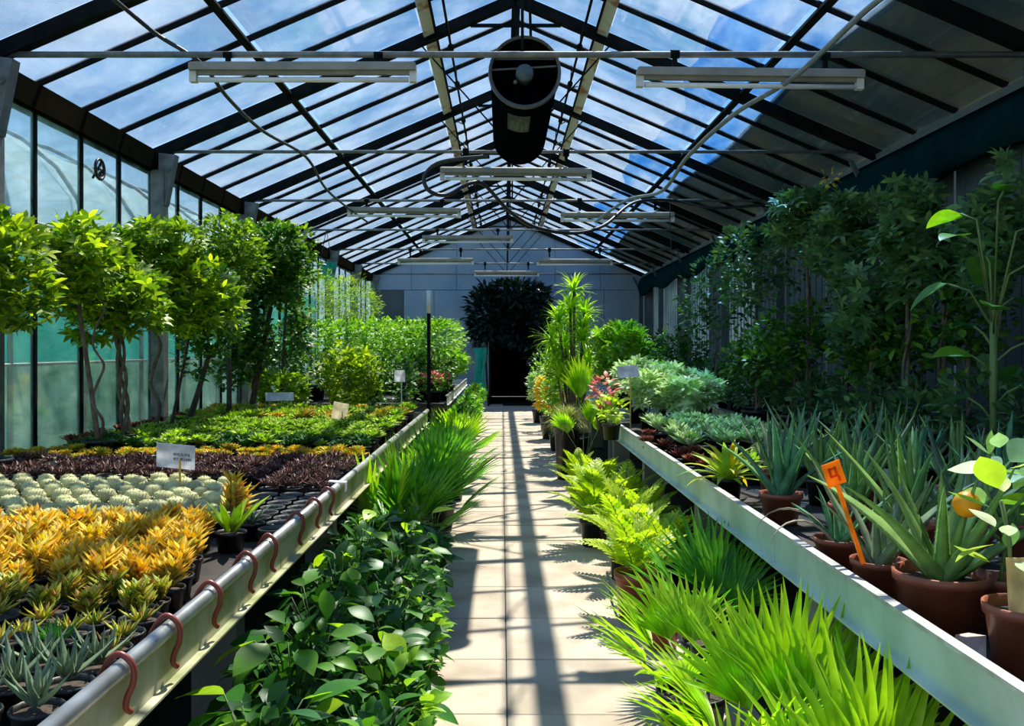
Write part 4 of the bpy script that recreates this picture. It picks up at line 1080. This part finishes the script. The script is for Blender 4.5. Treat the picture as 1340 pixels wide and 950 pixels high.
wtree('twisted_tree', 'tall tree with corkscrew trunk right of the grey column', (150, 262, 283, 385, 7.8), [(wv_, .02)], 420, wh, G['tree'], 4, basex=203)
wtree('money_tree', 'tree with yellow topped crown and slim dark trunk, right of the corkscrew one', (200, 302, 330, 462, 7.9), [(st_, .017)], 520, wh, G['treelime'], 5, bark_d, basex=225)
wtree('fig_tree', 'dense green tree with thick dark trunk, left wall middle', (232, 315, 350, 500, 8.4), [(st_, .035)], 1900, ovs + ov, G['treedark'], 6, bark_d, basex=247)
wtree('fig_tree', 'small leaved upright tree against third grey column', (255, 345, 285, 395, 9.4), [(st_, .03)], 1700, ov, G['tree'], 11, bark_d, basex=300)
wtree('fig_tree', 'tall dark leaved tree with hanging branches, beyond third grey column', (305, 405, 283, 430, 10.2), [(st_, .04), (br_(1), .02)], 3400, ov, G['treedark'], 7, bark_d, basex=330, extra=((378, 404, 370, 490, 500), (298, 350, 370, 500, 1000)))
wtree('fig_tree', 'bright leaved tree beside the dark hanging one, rightmost of the wall group', (340, 412, 290, 400, 11.3), [(st_, .03)], 1500, ov, G['tree'], 8, bark_d, z0=0, pot=(.2, .3), basex=365)
wtree('leafy_bush', 'dark leafy bush filling under the tall trees by left wall', (280, 350, 425, 520, 10.3), [(st_, .02)], 1200, ov, G['treedark'], 9, bark_d, z0=0, pot=(.2, .3), cat='bush')
wtree('leafy_bush', 'second dark leafy bush under the wall trees, farther right', (325, 405, 430, 520, 11.6), [(st_, .02)], 1100, ov, G['treedark'], 10, bark_d, z0=0, pot=(.2, .3), cat='bush')
for i, (px, Y, zc, R, m_) in enumerate(((415, 13.8, 2.3, .5, 'shrub'), (462, 15.5, 2.35, .5, 'treelime'), (475, 17.5, 2.3, .4, 'shrub'))):
    tree('feathery_tree', 'fine leaved light green tree beyond the left bench, %s of three' % ('nearest', 'middle', 'farthest')[i], (at(px, Y) - .1, Y, 0 if Y < 13 else ZB), [(straight(1.35), .025)],
         [((0, 0, zc - ZB), (R, .4, .36), 2200)], fine, G[m_], 30 + i, bark_m, (.16, .24), group=None)
# bushes at far left bench
tree('leafy_bush', 'yellow green round bush in front of the far left bench', (at(458, 11.6), 11.7, 0), [(straight(.9), .02)], [((0, 0, 1.12), (.42, .4, .38), 420)], wh, G['treelime'], 40, bark_m, (.2, .3), cat='bush')
tree('leafy_bush', 'small bright bush left of the yellow green round bush', (at(370, 11.2), 11.1, ZB - .69), [(straight(.7), .02)], [((0, 0, .98), (.34, .3, .24), 200)], wh, G['tree'], 41, bark_m, (.18, .3), cat='bush')
tree('leafy_bush', 'dark bush right of the yellow green round bush', (at(505, 12.2), 12.2, 0), [(straight(.7), .02)], [((0, 0, .98), (.42, .4, .42), 900)], ov, G['treedark'], 42, bark_d, (.2, .3), cat='bush')
k2 = 0
HB = MB(); r = random.Random(50); foliage(HB, (0, 0, .78), (.36, .34, .34), 520, ov, r); fo1 = HB.mesh('foliage', G['shrub'])
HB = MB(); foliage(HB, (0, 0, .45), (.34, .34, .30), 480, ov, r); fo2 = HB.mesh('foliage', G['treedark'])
stt = MB(); stt.add(*gtube([(0, 0, .12), (0, 0, .7)], .02, 6)); stt = stt.mesh('trunk', bark_d)
pp = potparts(.14, .11, .22, pot_black, 16)
for row, Y in enumerate((14.2, 16.0, 17.8)):
    for c_ in range(5):
        x = -1.1 - .45 * c_
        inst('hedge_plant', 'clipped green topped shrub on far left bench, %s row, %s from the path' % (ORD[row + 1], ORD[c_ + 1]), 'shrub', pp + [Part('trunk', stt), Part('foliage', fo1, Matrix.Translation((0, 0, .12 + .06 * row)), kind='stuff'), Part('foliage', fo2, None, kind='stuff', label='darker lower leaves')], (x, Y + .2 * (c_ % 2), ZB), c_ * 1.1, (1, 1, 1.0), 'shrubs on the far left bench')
tree('leafy_bush', 'bright green bush above the pink flowers', (-.9, 14.9, ZB), [(straight(.5), .015)], [((0, 0, .56), (.34, .3, .24), 300)], wh, G['shrub'], 43, bark_m, (.12, .2), cat='bush')
# pink flowers
for i, (x, Y) in enumerate(((-1.0, 13.6), (-.78 - .14, 14.0), (-1.25, 13.7), (-1.1, 14.15))):
    b = MB(); r = random.Random(60 + i); foliage(b, (0, 0, .24), (.12, .12, .10), 90, ovs, r)
    c = MB(); foliage(c, (0, 0, .31), (.12, .12, .06), 55, [gleaf(.04, .035, .2, 'ovate', 2, .3)], r)
    inst('flowering_plant', ('pink flowering pot plant at the white bench end, nearest', 'pink flowering pot plant nearest the path behind it', 'pink flowering pot plant at left of the bench end', 'pink flowering pot plant behind the other three')[i], 'flower', potparts(.08, .065, .14, pot_black, 14) + [Part('foliage', b.mesh('foliage', G['shrub']), kind='stuff'), Part('flowers', c.mesh('flowers', petal_m), kind='stuff')], (x, Y, ZB), 0, 1.15)

# teal cloths
def cloth(w, h, seed):
    r = random.Random(seed); V = []; Fc = []; nx, nz = 12, 14
    for j in range(nz + 1):
        for i in range(nx + 1):
            u = i / nx - .5; v = j / nz
            V.append((u * w * (1 - .55 * math.sin(v * PI) * .6) + .02 * math.sin(v * 7), .03 * math.sin(i * 1.7 + v * 2) + .01 * math.sin(i * 4.1), -v * h))
    for j in range(nz):
        for i in range(nx): a = j * (nx + 1) + i; Fc.append((a, a + 1, a + nx + 2, a + nx + 1))
    V2 = [(x, y + .006, z) for x, y, z in V]; n = len(V)
    b = MB(); b.add(V + V2, Fc + [tuple(k + n for k in f[::-1]) for f in Fc]); return b.mesh('teal_cloth', cloth_teal)
inst('teal_cloth', 'teal cloth hanging beside the left edge of the dark doorway', 'cloth', cloth(.32, 1.05, 1), P(628, 455, 21.5))
p = P(427, 343, 15.05); b = MB(); b.add(*gtube([(-.1, 0, 0), (0, 0, EYE + 1.95 - p.z)], .006, 5)); b.add(*gtube([(.1, 0, 0), (0, 0, EYE + 1.95 - p.z)], .006, 5))
inst('teal_cloth', 'small teal cloth hanging from a tie rod beyond the left wall trees', 'cloth', [Part('cloth', cloth(.35, .28, 2)), Part('cord', b.mesh('cord', hose_m))], p)

# dark climber around doorway
b = MB(); r = random.Random(70)
bigl = [gleaf(.24, .09, .6, 'lance', 3, .2), gleaf(.2, .08, .9, 'ovate', 3, .2)]; foliage(b, (-.42, 0, 2.3), (.45, .25, .72), 900, bigl, r, .1); foliage(b, (.95, 0, 2.1), (.36, .25, .95), 800, bigl, r, .1); foliage(b, (.3, .0, 2.9), (.8, .25, .3), 600, bigl, r, .1); foliage(b, (.35, .1, 2.1), (.6, .2, .6), 400, bigl, r, .1)
foliage(b, (1.0, 0, 1.0), (.2, .2, .8), 400, bigl, r, .1)
st = MB(); st.add(*gtube([(-.35, .1, 0), (-.42, .05, 1.2), (-.3, 0, 2.4)], .03, 6)); st.add(*gtube([(1.1, .1, 0), (1.15, .05, 1.2), (1.0, 0, 2.4)], .03, 6))
inst('climbing_plant', 'dark shaded climbing plant framing the far doorway', 'climber', [Part('stems', st.mesh('stems', bark_d)), Part('foliage', b.mesh('foliage', G['black']), kind='stuff')], (0, 23.3, 0))

# ================================================================== right side shade trees
def shade_tree(label, px, Y, blobs, leafs, m, seed, h=1.6, trunks=None, name='shade_tree', lx=0):
    tree(name, label, (at(px, Y), Y, ZB), trunks or [(straight(h, lx), .022), (straight(h * .9, lx - .12), .015)], blobs, leafs, G[m], seed, bark_m)
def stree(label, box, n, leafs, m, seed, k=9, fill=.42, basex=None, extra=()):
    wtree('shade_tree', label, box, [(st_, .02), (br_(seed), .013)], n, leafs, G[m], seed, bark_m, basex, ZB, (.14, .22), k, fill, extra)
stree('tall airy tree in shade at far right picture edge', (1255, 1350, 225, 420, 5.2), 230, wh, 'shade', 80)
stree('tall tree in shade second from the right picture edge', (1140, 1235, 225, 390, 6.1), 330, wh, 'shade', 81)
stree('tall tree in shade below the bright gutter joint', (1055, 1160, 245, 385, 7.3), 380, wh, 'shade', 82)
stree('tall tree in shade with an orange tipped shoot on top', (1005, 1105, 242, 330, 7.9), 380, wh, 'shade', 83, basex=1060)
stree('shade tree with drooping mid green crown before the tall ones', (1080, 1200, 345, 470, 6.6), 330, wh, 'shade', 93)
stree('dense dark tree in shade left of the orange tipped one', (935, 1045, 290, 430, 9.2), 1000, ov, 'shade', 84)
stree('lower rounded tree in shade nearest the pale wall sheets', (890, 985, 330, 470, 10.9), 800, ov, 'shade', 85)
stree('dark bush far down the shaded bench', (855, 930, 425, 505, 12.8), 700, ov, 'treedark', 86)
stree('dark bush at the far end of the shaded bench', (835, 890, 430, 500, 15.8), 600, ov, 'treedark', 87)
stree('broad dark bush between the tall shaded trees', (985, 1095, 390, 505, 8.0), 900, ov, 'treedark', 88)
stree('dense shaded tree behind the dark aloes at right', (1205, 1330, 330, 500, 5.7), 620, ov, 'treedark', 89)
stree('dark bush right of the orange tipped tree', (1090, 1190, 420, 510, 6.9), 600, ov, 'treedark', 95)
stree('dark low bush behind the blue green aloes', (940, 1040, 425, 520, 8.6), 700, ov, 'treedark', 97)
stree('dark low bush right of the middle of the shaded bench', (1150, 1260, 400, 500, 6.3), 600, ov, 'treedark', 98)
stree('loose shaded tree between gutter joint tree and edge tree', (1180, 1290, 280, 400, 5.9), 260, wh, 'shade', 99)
# orange-tipped shoot
b = MB(); foliage(b, (0, 0, .06), (.07, .07, .06), 20, ovs, random.Random(4))
p = P(1086, 243, 7.6); inst('orange_shoot', 'orange tipped young shoot on the top of a shaded tree', 'shoot', b.mesh('orange_shoot', G['amber']), p)
# low dark shrubs in front of rear bench
k3 = 0
HB = MB(); r = random.Random(90); foliage(HB, (0, 0, .34), (.24, .24, .22), 320, ov, r); fs = HB.mesh('foliage', G['shade'])
for i in range(15):
    Y = 4.0 + .62 * i
    inst('shade_shrub', 'low dark green shrub on the shaded bench edge, %s from the front' % ORD[i + 1], 'shrub', potparts(.09, .07, .15, pot_black, 12) + [Part('foliage', fs, kind='stuff')] if i == 0 else [Part('pot', pp[0].me, Matrix.Scale(.65, 4)), Part('foliage', fs, kind='stuff')], (2.72 + .05 * (i % 3), Y, ZB), i * 1.7, 1.0 + .1 * (i % 3), 'low shrubs on the shaded bench')
# large heart leaves right edge (monstera like)
hl_ = MB(); hl_.add(*gleaf(.22, .17, .5, 'heart', 8, .15)); hlm = hl_.mesh('leaf', G['broad'])
ps = potparts(.15, .12, .24, pot_black, 18); st = MB()
hll = hlm.copy(); hll.materials.clear(); hll.materials.append(G['palm'])
r = random.Random(12)
for i in range(16):
    az = i * 2.4; z = .35 + .075 * i; L_ = r.uniform(.12, .26)
    tip = (L_ * math.cos(az), L_ * math.sin(az), z + .12)
    st.add(*gtube([(0, 0, min(z, .9)), (tip[0] * .5, tip[1] * .5, z + .08), tip], .006, 5)); ps.append(Part('leaf', hll if i in (5, 14) else hlm, RM(az, r.uniform(-.5, .3), r.uniform(-.4, .4), tip, r.uniform(.7, 1.1))))
st.add(*gtube([(0, 0, .2), (0, 0, 1.0)], .018, 7))
ps.append(Part('stems', st.mesh('stems', stem_m)))
inst('large_leaf_plant', 'plant with big heart shaped leaves in shade at the right picture edge', 'plant', ps, (at(1300, 4.7), 4.7, ZB))

# ================================================================== far right bench plants
tree('leafy_bush', 'round green bush between the spiky dracaena and pale sheets', (at(815, 11.5), 11.6, ZB), [(straight(.6), .02)], [((0.0, 0, .82), (.36, .32, .3), 420), ((.1, 0, .5), (.42, .3, .2), 260)], wh, G['shrub'], 92, bark_m, (.15, .24), cat='bush')
for i, (px, Y, rx, z) in enumerate(((850, 8.9, .26, .42), (895, 8.6, .28, .36), (835, 9.8, .28, .50), (875, 9.6, .3, .45), (915, 9.4, .26, .36))):
    tree('variegated_shrub', ('white and green variegated shrub behind the blue white card', 'variegated shrub at the right end of the pale shrub row', 'taller variegated shrub nearest the path', 'variegated shrub in the middle of the pale row', 'variegated shrub farthest right at the shade edge')[i], (at(px, Y), Y, ZB), [(straight(.3), .012)],
         [((0, 0, z), (rx, .25, .16), 240)], wh, G['variegated'], 100 + i, stem_m, (.10, .16), cat='shrub')
tree('leafy_bush', 'reddish leaved plant left of the blue white card', (at(790, 9.0), 9.0, ZB), [(straight(.3), .012)], [((0, 0, .38), (.10, .1, .14), 90)], ov, petal_m, 106, stem_m, (.08, .14), cat='plant')
tree('leafy_bush', 'small lime plant in the near corner of the shrubs', (at(800, 8.0), 8.0, ZB), [(straight(.2), .01)], [((0, 0, .26), (.12, .12, .1), 80)], ov, G['lime'], 107, stem_m, (.08, .14), cat='plant')
# dracaena
def spike_head(mb, c, n, L_, r):
    g_ = [gleaf(L_, .045, .8, 'blade', 4, .2), gleaf(L_ * .9, .03, .35, 'blade', 4, .2)]
    for i in range(n): mb.add(*g_[i % 2], RM(i * 2.4, r.uniform(-.5, 1.4), 0, c, r.uniform(.7, 1.1)))
r = random.Random(15); b = MB(); t_ = MB()
for c in ((0, 0, 2.25), (.15, .1, 1.95), (-.2, 0, 1.85), (.1, -.1, 1.6), (-.1, .1, 1.5), (-.25, -.05, 1.35), (.2, 0, 1.3), (0, -.1, 1.15), (-.05, 0, 2.0), (.12, -.05, 1.75), (-.3, 0, 1.6), (-.2, -.1, 1.1)):
    spike_head(b, c, 60, .34, r); t_.add(*gtube([(c[0] * .2, c[1] * .2, .25), (c[0], c[1], c[2])], .02, 6))
inst('dracaena', 'tall spiky dracaena with bright tops left of the round bush', 'plant', potparts(.2, .16, .32, pot_black) + [Part('trunk', t_.mesh('trunk', bark_m)), Part('foliage', b.mesh('foliage', G['palm']), kind='stuff')], (.95, 12.0, 0))
b = MB(); foliage(b, (0, 0, 1.2), (.27, .24, .85), 1700, lanc, random.Random(8))
inst('leafy_bush', 'dark bush wrapping the lower trunks beside the dracaena', 'bush', potparts(.2, .16, .32, pot_black) + [Part('foliage', b.mesh('foliage', G['shrub']), kind='stuff')], (.93, 12.75, 0))
# pinnate / fan palms
def fan_frond(m, L_, n, spread, pet, seed, split=False, W=None, droop=.35):
    """petiole along +x then blades radiating at its end; returns Part"""
    r = random.Random(seed); b = MB()
    b.add(*gtube([(0, 0, 0), (pet * .5, 0, pet * .06), (pet, 0, 0)], [.006, .0045, .0045], 6))
    W = W or L_ * .10
    subs = []; mes = [one(gleaf(L_, W, d, 'blade', 5, .5), 'leaflet', m, True) for d in (droop * .6, droop, droop * 1.5)] if split else None
    bl = MB()
    for i in range(n):
        a = spread * (2 * i / (n - 1) - 1); s = (1 - .28 * (a / spread) ** 2) * r.uniform(.92, 1.05)
        M = Matrix.Translation((pet, 0, 0)) @ Matrix.Rotation(a, 4, 'Z') @ Matrix.Rotation(-.18 * math.cos(a), 4, 'Y') @ Matrix.Rotation(a * .35, 4, 'X') @ Matrix.Scale(s, 4)
        if split: subs.append(Part('leaflet', mes[i % 3], M))
        else: bl.add(*gleaf(L_, W, droop, 'blade', 4, .5), M)
    if split: return b.mesh('frond', stem_m), subs
    V = bl; b2 = MB(); 
    for v in b.V: pass
    k = b.n
    b.V += bl.V; b.F += [tuple(i + k for i in f) for f in bl.F]; b.mi += [1] * len(bl.F); b.n += bl.n
    return b.mesh('frond', [stem_m, m]), []
def fan_palm(label, loc, m, fronds, L_, pet, seed, split=False, n=16, spread=1.15, pot=(.13, .2), potm=None, group=None, droop=.35, W=None):
    """fronds: (azimuth, elevation, roll, scale)"""
    ps = potparts(pot[0], pot[0] * .8, pot[1], potm or pot_black, 20)
    kinds = [fan_frond(m, L_, n, spread, pet, seed + q, split, W, droop) for q in range(2)]
    for i, (az, el, ro, s) in enumerate(fronds):
        me, subs = kinds[i % 2]
        ps.append(Part('frond', me, RM(az, el, ro, (.01 * math.cos(az), .01 * math.sin(az), pot[1] * .88), s), subs))
    return inst('fan_palm', label, 'palm', ps, loc, group=group)
D = math.radians
def ring_fronds(n, e0, e1, seed, s=(.8, 1.1)):
    r = random.Random(seed); return [(i * 2.4 + r.uniform(-.3, .3), e0 + (e1 - e0) * i / n + r.uniform(-.1, .1), r.uniform(-.3, .3), r.uniform(*s)) for i in range(n)]
# foreground right palms
fan_palm('biggest bright fan palm in the right foreground, against the bench fascia', (.80, 2.72, 0), G['palm'],
         [(D(20), 1.0, PI / 2 * .9, 1.05), (D(70), 1.05, .5, 1.1), (D(110), 1.1, -.2, 1.05), (D(-10), .75, 1.2, 1.0), (D(150), .75, .2, 1.0), (D(190), .65, .3, .95), (D(230), .6, 0, .9), (D(260), .9, .5, .85), (D(330), .9, .8, .8), (D(45), 1.25, .9, 1.1)], .36, .22, 1, True, 18, 1.0, (.13, .2))
fan_palm('fan palm with narrow pointed upright leaves at the bottom right', (1.0 - .12, 2.28, 0), G['palm'],
         [(D(60), 1.1, .6, .95), (D(20), 1.0, 1.0, .9), (D(120), .9, 0, .9), (D(200), .6, .3, .8), (D(330), .8, .6, .8), (D(270), .7, .2, .8), (D(35), 1.3, 1.3, 1.0), (D(85), 1.35, .2, 1.0)], .40, .22, 3, True, 11, .7, (.12, .2))
fan_palm('darker green fan palm close under the right bench rim', (.93, 4.05, 0), G['palmgreen'],
         [(D(95), 1.15, 0, 1.0), (D(160), .95, .2, .95), (D(60), 1.2, .5, .9), (D(200), .8, .2, .9), (D(250), .7, .1, .9), (D(20), 1.0, .7, .8), (D(300), .8, .3, .8)], .38, .24, 5, True, 18, 1.0, (.13, .2))
fan_palm('fan palm with fronds spreading left over the path, behind the biggest one', (.72, 3.45, 0), G['palm'],
         [(D(150), .8, .2, 1.0), (D(185), .65, .3, 1.0), (D(120), .95, 0, 1.0), (D(215), .55, -.2, .95), (D(80), 1.1, .2, .9), (D(250), .6, .4, .9), (D(290), .6, .3, .8)], .33, .22, 7, True, 16, 1.0, (.13, .2))
fan_palm('low fan palm spilling onto the path at the bottom edge', (.62, 2.55, 0), G['feather'],
         [(D(150), .45, .3, 1.0), (D(195), .35, .2, 1.0), (D(230), .4, 0, .9), (D(110), .7, .2, 1.0), (D(265), .5, .3, .9), (D(60), .9, .3, .9), (D(170), .8, .3, .9)], .26, .16, 9, True, 14, 1.1, (.12, .16))
# mid right: feathery yellow green plants
def pinnate(m, L_, n, lf, seed, arch=.9):
    r = random.Random(seed); b = MB(); pts = []; x = z = 0
    for i in range(9):
        a = .2 - arch * (i / 8) ** 1.4; pts.append((x, 0, z)); x += math.cos(a) * L_ / 8; z += math.sin(a) * L_ / 8
    b.add(*gtube(pts, [.005 * (1 - i / 12) for i in range(9)], 5)); k0 = len(b.F)
    for i in range(n):
        t = .22 + .78 * i / (n - 1); q = t * 8; j = min(7, int(q)); f = q - j
        p_ = [pts[j][c] + (pts[j + 1][c] - pts[j][c]) * f for c in range(3)]; a = .2 - arch * t ** 1.4
        s = math.sin(PI * (.18 + .74 * t)) * 1.0
        for sg in (-1, 1): b.add(*lf, RM(0, a, 0, p_, 1) @ Matrix.Rotation(sg * (1.15 - .5 * t), 4, 'Z') @ Matrix.Rotation(-.15, 4, 'Y') @ Matrix.Scale(s, 4), 1)
    return b.mesh('frond', [stem_m, m])
fm = [pinnate(G['feather'], .48, 12, gleaf(.12, .046, .3, 'lance', 3, .2), i, .9) for i in range(2)]
def feather(label, loc, n, seed, s=1.0, pot=(.11, .2), potm=pot_black, e0=.45, mes=None, name='feather_palm', group=None):
    ps = potparts(pot[0], pot[0] * .8, pot[1], potm, 20); r = random.Random(seed)
    for i in range(n): ps.append(Part('frond', (mes or fm)[i % 2], RM(i * 2.4 + r.uniform(-.3, .3), e0 + (1.35 - e0) * i / n, r.uniform(-.3, .3), (0, 0, pot[1] * .85), s * r.uniform(.8, 1.1))))
    return inst(name, label, 'palm', ps, loc, group=group)
feather('yellow green feathery palm in terracotta pot by the path, right', (.74, 5.05, 0), 14, 1, .92, (.115, .26), pot_terra)
feather('yellow green feathery palm just behind the terracotta potted one', (.80, 5.9, 0), 15, 2, 1.0)
feather('yellow green feathery palm in black pot overhanging the path, third back', (.70, 6.9, 0), 16, 3, 1.05)
feather('yellow green feathery palm fourth back on the right of the path', (.84, 7.9, 0), 14, 4, .95)
feather('yellow green feathery palm fifth back on the right of the path', (.76, 8.9, 0), 14, 5, .8)
feather('yellow green feathery palm tucked under the right bench behind the terracotta potted one', (.98, 5.5, 0), 14, 7, .95)
feather('yellow green feathery palm under the bench rim beside the third back one', (1.0, 6.5, 0), 14, 8, .95)
feather('yellow green feathery palm under the bench rim beside the fourth back one', (1.02, 7.4, 0), 14, 9, .9)
# grassy ball
b = MB(); r = random.Random(21); gg = [gleaf(.42, .010, 1.6, 'blade', 5, .1), gleaf(.38, .009, 1.0, 'blade', 5, .1), gleaf(.34, .009, .6, 'blade', 4, .1)]
for i in range(900): b.add(*gg[i % 3], RM(r.uniform(0, 6.28), r.uniform(.1, 1.5), 0, (r.uniform(-.05, .05), r.uniform(-.05, .05), .62), r.uniform(.6, .95)))
inst('grass_clump', 'round clump of wispy olive grass in pot, right of path', 'grass plant', [Part('pot', potparts(.15, .11, .66, pot_black)[0].me)] + [Part('foliage', b.mesh('foliage', G['grass']), kind='stuff')], (.74, 10.4, 0), 0, .98)
# bright cycad frond
cy = [pinnate(G['palm'], .62, 26, gleaf(.17, .024, .2, 'blade', 3, .2), 40 + i, .7) for i in range(2)]
fan_palm('tall palm with one bright lime fan frond at the right bench corner', (.86, 9.55, 0), G['palm'], [(D(115), 1.42, .15, 1.1), (D(20), 1.15, .6, .8), (D(170), 1.1, -.3, .6), (D(60), 1.25, .8, .7), (D(300), 1.0, .3, .7), (D(230), .9, .2, .7)], .40, .66, 72, True, 15, .85, (.13, .3), W=.085, droop=.15)
# far right path side
for i, (x, Y, m_, h) in enumerate(((.78, 15.0, 'amber', .75), (.82, 16.5, 'shrub', .95), (.74, 18.2, 'variegated', .7), (.86, 19.6, 'treedark', 1.1), (.95, 14.0, 'treedark', 1.15), (.82, 13.2, 'shrub', .8))):
    tree('path_shrub', ('amber leaved shrub in black pot right of path, past the grass clump', 'green shrub in black pot right of path, before the pale one', 'pale cream leaved shrub near the far right path end', 'dark shrub last before the doorway on the right', 'dark shrub directly behind the dracaena', 'green shrub just past the dracaena beside the path')[i], (x, Y, 0), [(straight(h * .6), .015)],
         [((0, 0, h), (.24, .24, .32), 260)], ov if i % 2 else wh, G[m_], 120 + i, bark_d, (.14, .26), cat='shrub')

# ================================================================== left floor plants
# broad leaved plants
BL = []
for L_, W, d, fo_ in ((.125, .07, .6, .2), (.14, .085, .4, .15), (.11, .055, .9, .3)):
    b = MB(); b.add(*gleaf(L_, W, d, 'ovate', 7, fo_)); BL.append(b.mesh('leaf', G['broad']))
BLl = BL[1].copy(); BLl.materials.clear(); BLl.materials.append(G['palm'])
stem_d = mat('dark green stem', (0.03, 0.08, 0.015), (0.05, 0.11, 0.02), 0.6)
under = [gleaf(.075, .05, .6, 'ovate', 3, .25), gleaf(.09, .05, .4, 'ovate', 3, .2)]
def broad(label, loc, n, R, H, seed, s=1.0, lime=2, group=None):
    r = random.Random(seed); ps = potparts(.12, .095, .2, pot_black, 18); st = MB()
    for i in range(n):
        az = i * 2.4 + r.uniform(-.3, .3); t = i / n; rr = R * math.sqrt(r.uniform(.15, 1)) * (1 - .4 * t); z = .22 + (H - .22) * (t * .85 + r.uniform(0, .15))
        tip = (rr * math.cos(az), rr * math.sin(az), z)
        st.add(*gtube([(tip[0] * .15, tip[1] * .15, .18), (tip[0] * .55, tip[1] * .55, z * .75 + .05), tip], .0025, 4))
        ps.append(Part('leaf', BLl if i >= n - lime else r.choice(BL), RM(az, r.uniform(-1.0, .35), r.uniform(-.5, .5), tip, s * r.uniform(.7, 1.15))))
    ps.append(Part('stems', st.mesh('stems', stem_d)))
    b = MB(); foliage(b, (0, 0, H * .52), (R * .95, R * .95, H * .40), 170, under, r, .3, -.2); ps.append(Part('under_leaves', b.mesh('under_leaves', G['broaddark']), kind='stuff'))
    return inst('broad_leaf_plant', label, 'plant', ps, loc, group=group)
bl_list = [(-.62, 1.95, 24, .2, .50, 1.1), (-.40, 2.25, 22, .17, .36, 1.0), (-.66, 2.45, 26, .2, .56, 1.25), (-.42, 2.75, 26, .18, .42, 1.0), (-.68, 2.95, 26, .2, .6, 1.0), (-.44, 3.2, 28, .18, .5, .85), (-.70, 3.42, 28, .2, .62, .9), (-.46, 3.65, 28, .18, .56, .8),
           (-.70, 3.92, 28, .2, .62, .85), (-.48, 4.1, 30, .18, .60, .8), (-.70, 4.4, 28, .2, .62, .85), (-.50, 4.6, 28, .2, .62, .85), (-.72, 4.9, 26, .2, .6, .9), (-.52, 5.1, 26, .2, .58, .9), (-.74, 5.35, 24, .18, .55, .9)]
for i, (x, Y, n, R, H, s) in enumerate(bl_list):
    side = 'bench side' if x < -.55 else 'path side'
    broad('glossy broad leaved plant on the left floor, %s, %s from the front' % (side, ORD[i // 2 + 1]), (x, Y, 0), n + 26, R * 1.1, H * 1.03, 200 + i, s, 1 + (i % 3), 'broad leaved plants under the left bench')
# small vine plants in between: dense dark fill
for i, (x, Y) in enumerate(((-.36, 2.6), (-.35, 3.0), (-.37, 3.45), (-.38, 3.9), (-.40, 4.35))):
    b = MB(); foliage(b, (0, 0, .26), (.13, .16, .18), 130, [gleaf(.06, .04, .5, 'ovate', 4, .2), gleaf(.07, .04, .8, 'ovate', 4, .2)], random.Random(230 + i))
    inst('small_leaf_plant', 'small leaved bushy green plant along the left path edge, %s from front' % ORD[i + 1], 'plant', potparts(.08, .065, .13, pot_black, 14) + [Part('foliage', b.mesh('foliage', G['shrub' if i % 2 else 'broad']), kind='stuff')], (x, Y, 0), group='small leaved plants along the left path edge')
# fan palms left
lp = [(-.62, 5.9, 'palmgreen', 9), (-.50, 6.6, 'palmgreen', 9), (-.72, 7.1, 'palm', 8), (-.52, 7.6, 'palmgreen', 9), (-.66, 8.3, 'palmgreen', 9), (-.50, 9.0, 'palmgreen', 8), (-.62, 9.8, 'palmgreen', 8), (-.50, 10.7, 'palm', 8)]
for i, (x, Y, m_, n) in enumerate(lp):
    fan_palm('green fan palm left of the path, %s from the broad leaved plants' % ORD[i + 1], (x, Y, 0), G[m_], ring_fronds(n, .6, 1.4, 300 + i, (.85, 1.1)), .40, .26, 40 + 2 * i, False, 14, 1.0, (.13, .2), group='fan palms left of the path', W=.044)
fan_palm('lime young palm with upright leaves pressed against left bench rim', (-.74, 5.75, 0), G['palm'], [(D(90), 1.45, 1.4, 1.1), (D(200), 1.3, 1.2, 1.0), (D(320), 1.2, .9, 1.0), (D(60), 1.1, .6, .9)], .42, .30, 60, False, 9, .45, (.12, .2), W=.045)
for i in range(13):
    Y = 11.6 + .85 * i
    tree('path_shrub', 'low leafy shrub left of path past the fan palms, %s back' % ORD[i + 1], (-.58 - .05 * (i % 2), Y, 0), [(straight(.3), .012)], [((0, 0, .42), (.2, .3, .24), 170)], (wh, ov)[i % 2], G[('shrub', 'palmgreen', 'treedark')[i % 3]], 320 + i, bark_d, (.12, .2), group='low shrubs left of the path', cat='shrub')
# drip hose by the right pots
b = MB(); b.add(*gtube(smooth_path([(.60, 5.2, .22), (.60, 4.9, .1), (.66, 4.5, .015), (.75, 4.0, .02), (.85, 3.9, .03)], 6), .007, 6))
inst('drip_hose', 'thin grey hose curling past the terracotta potted palm', 'hose', b.mesh('drip_hose', hose_g))
# small terracotta pot behind drip hose
inst('empty_pot', 'small terracotta pot on floor in front of the terracotta potted palm', 'pot', potparts(.09, .07, .17, pot_terra, 20), (.80, 4.55, 0))
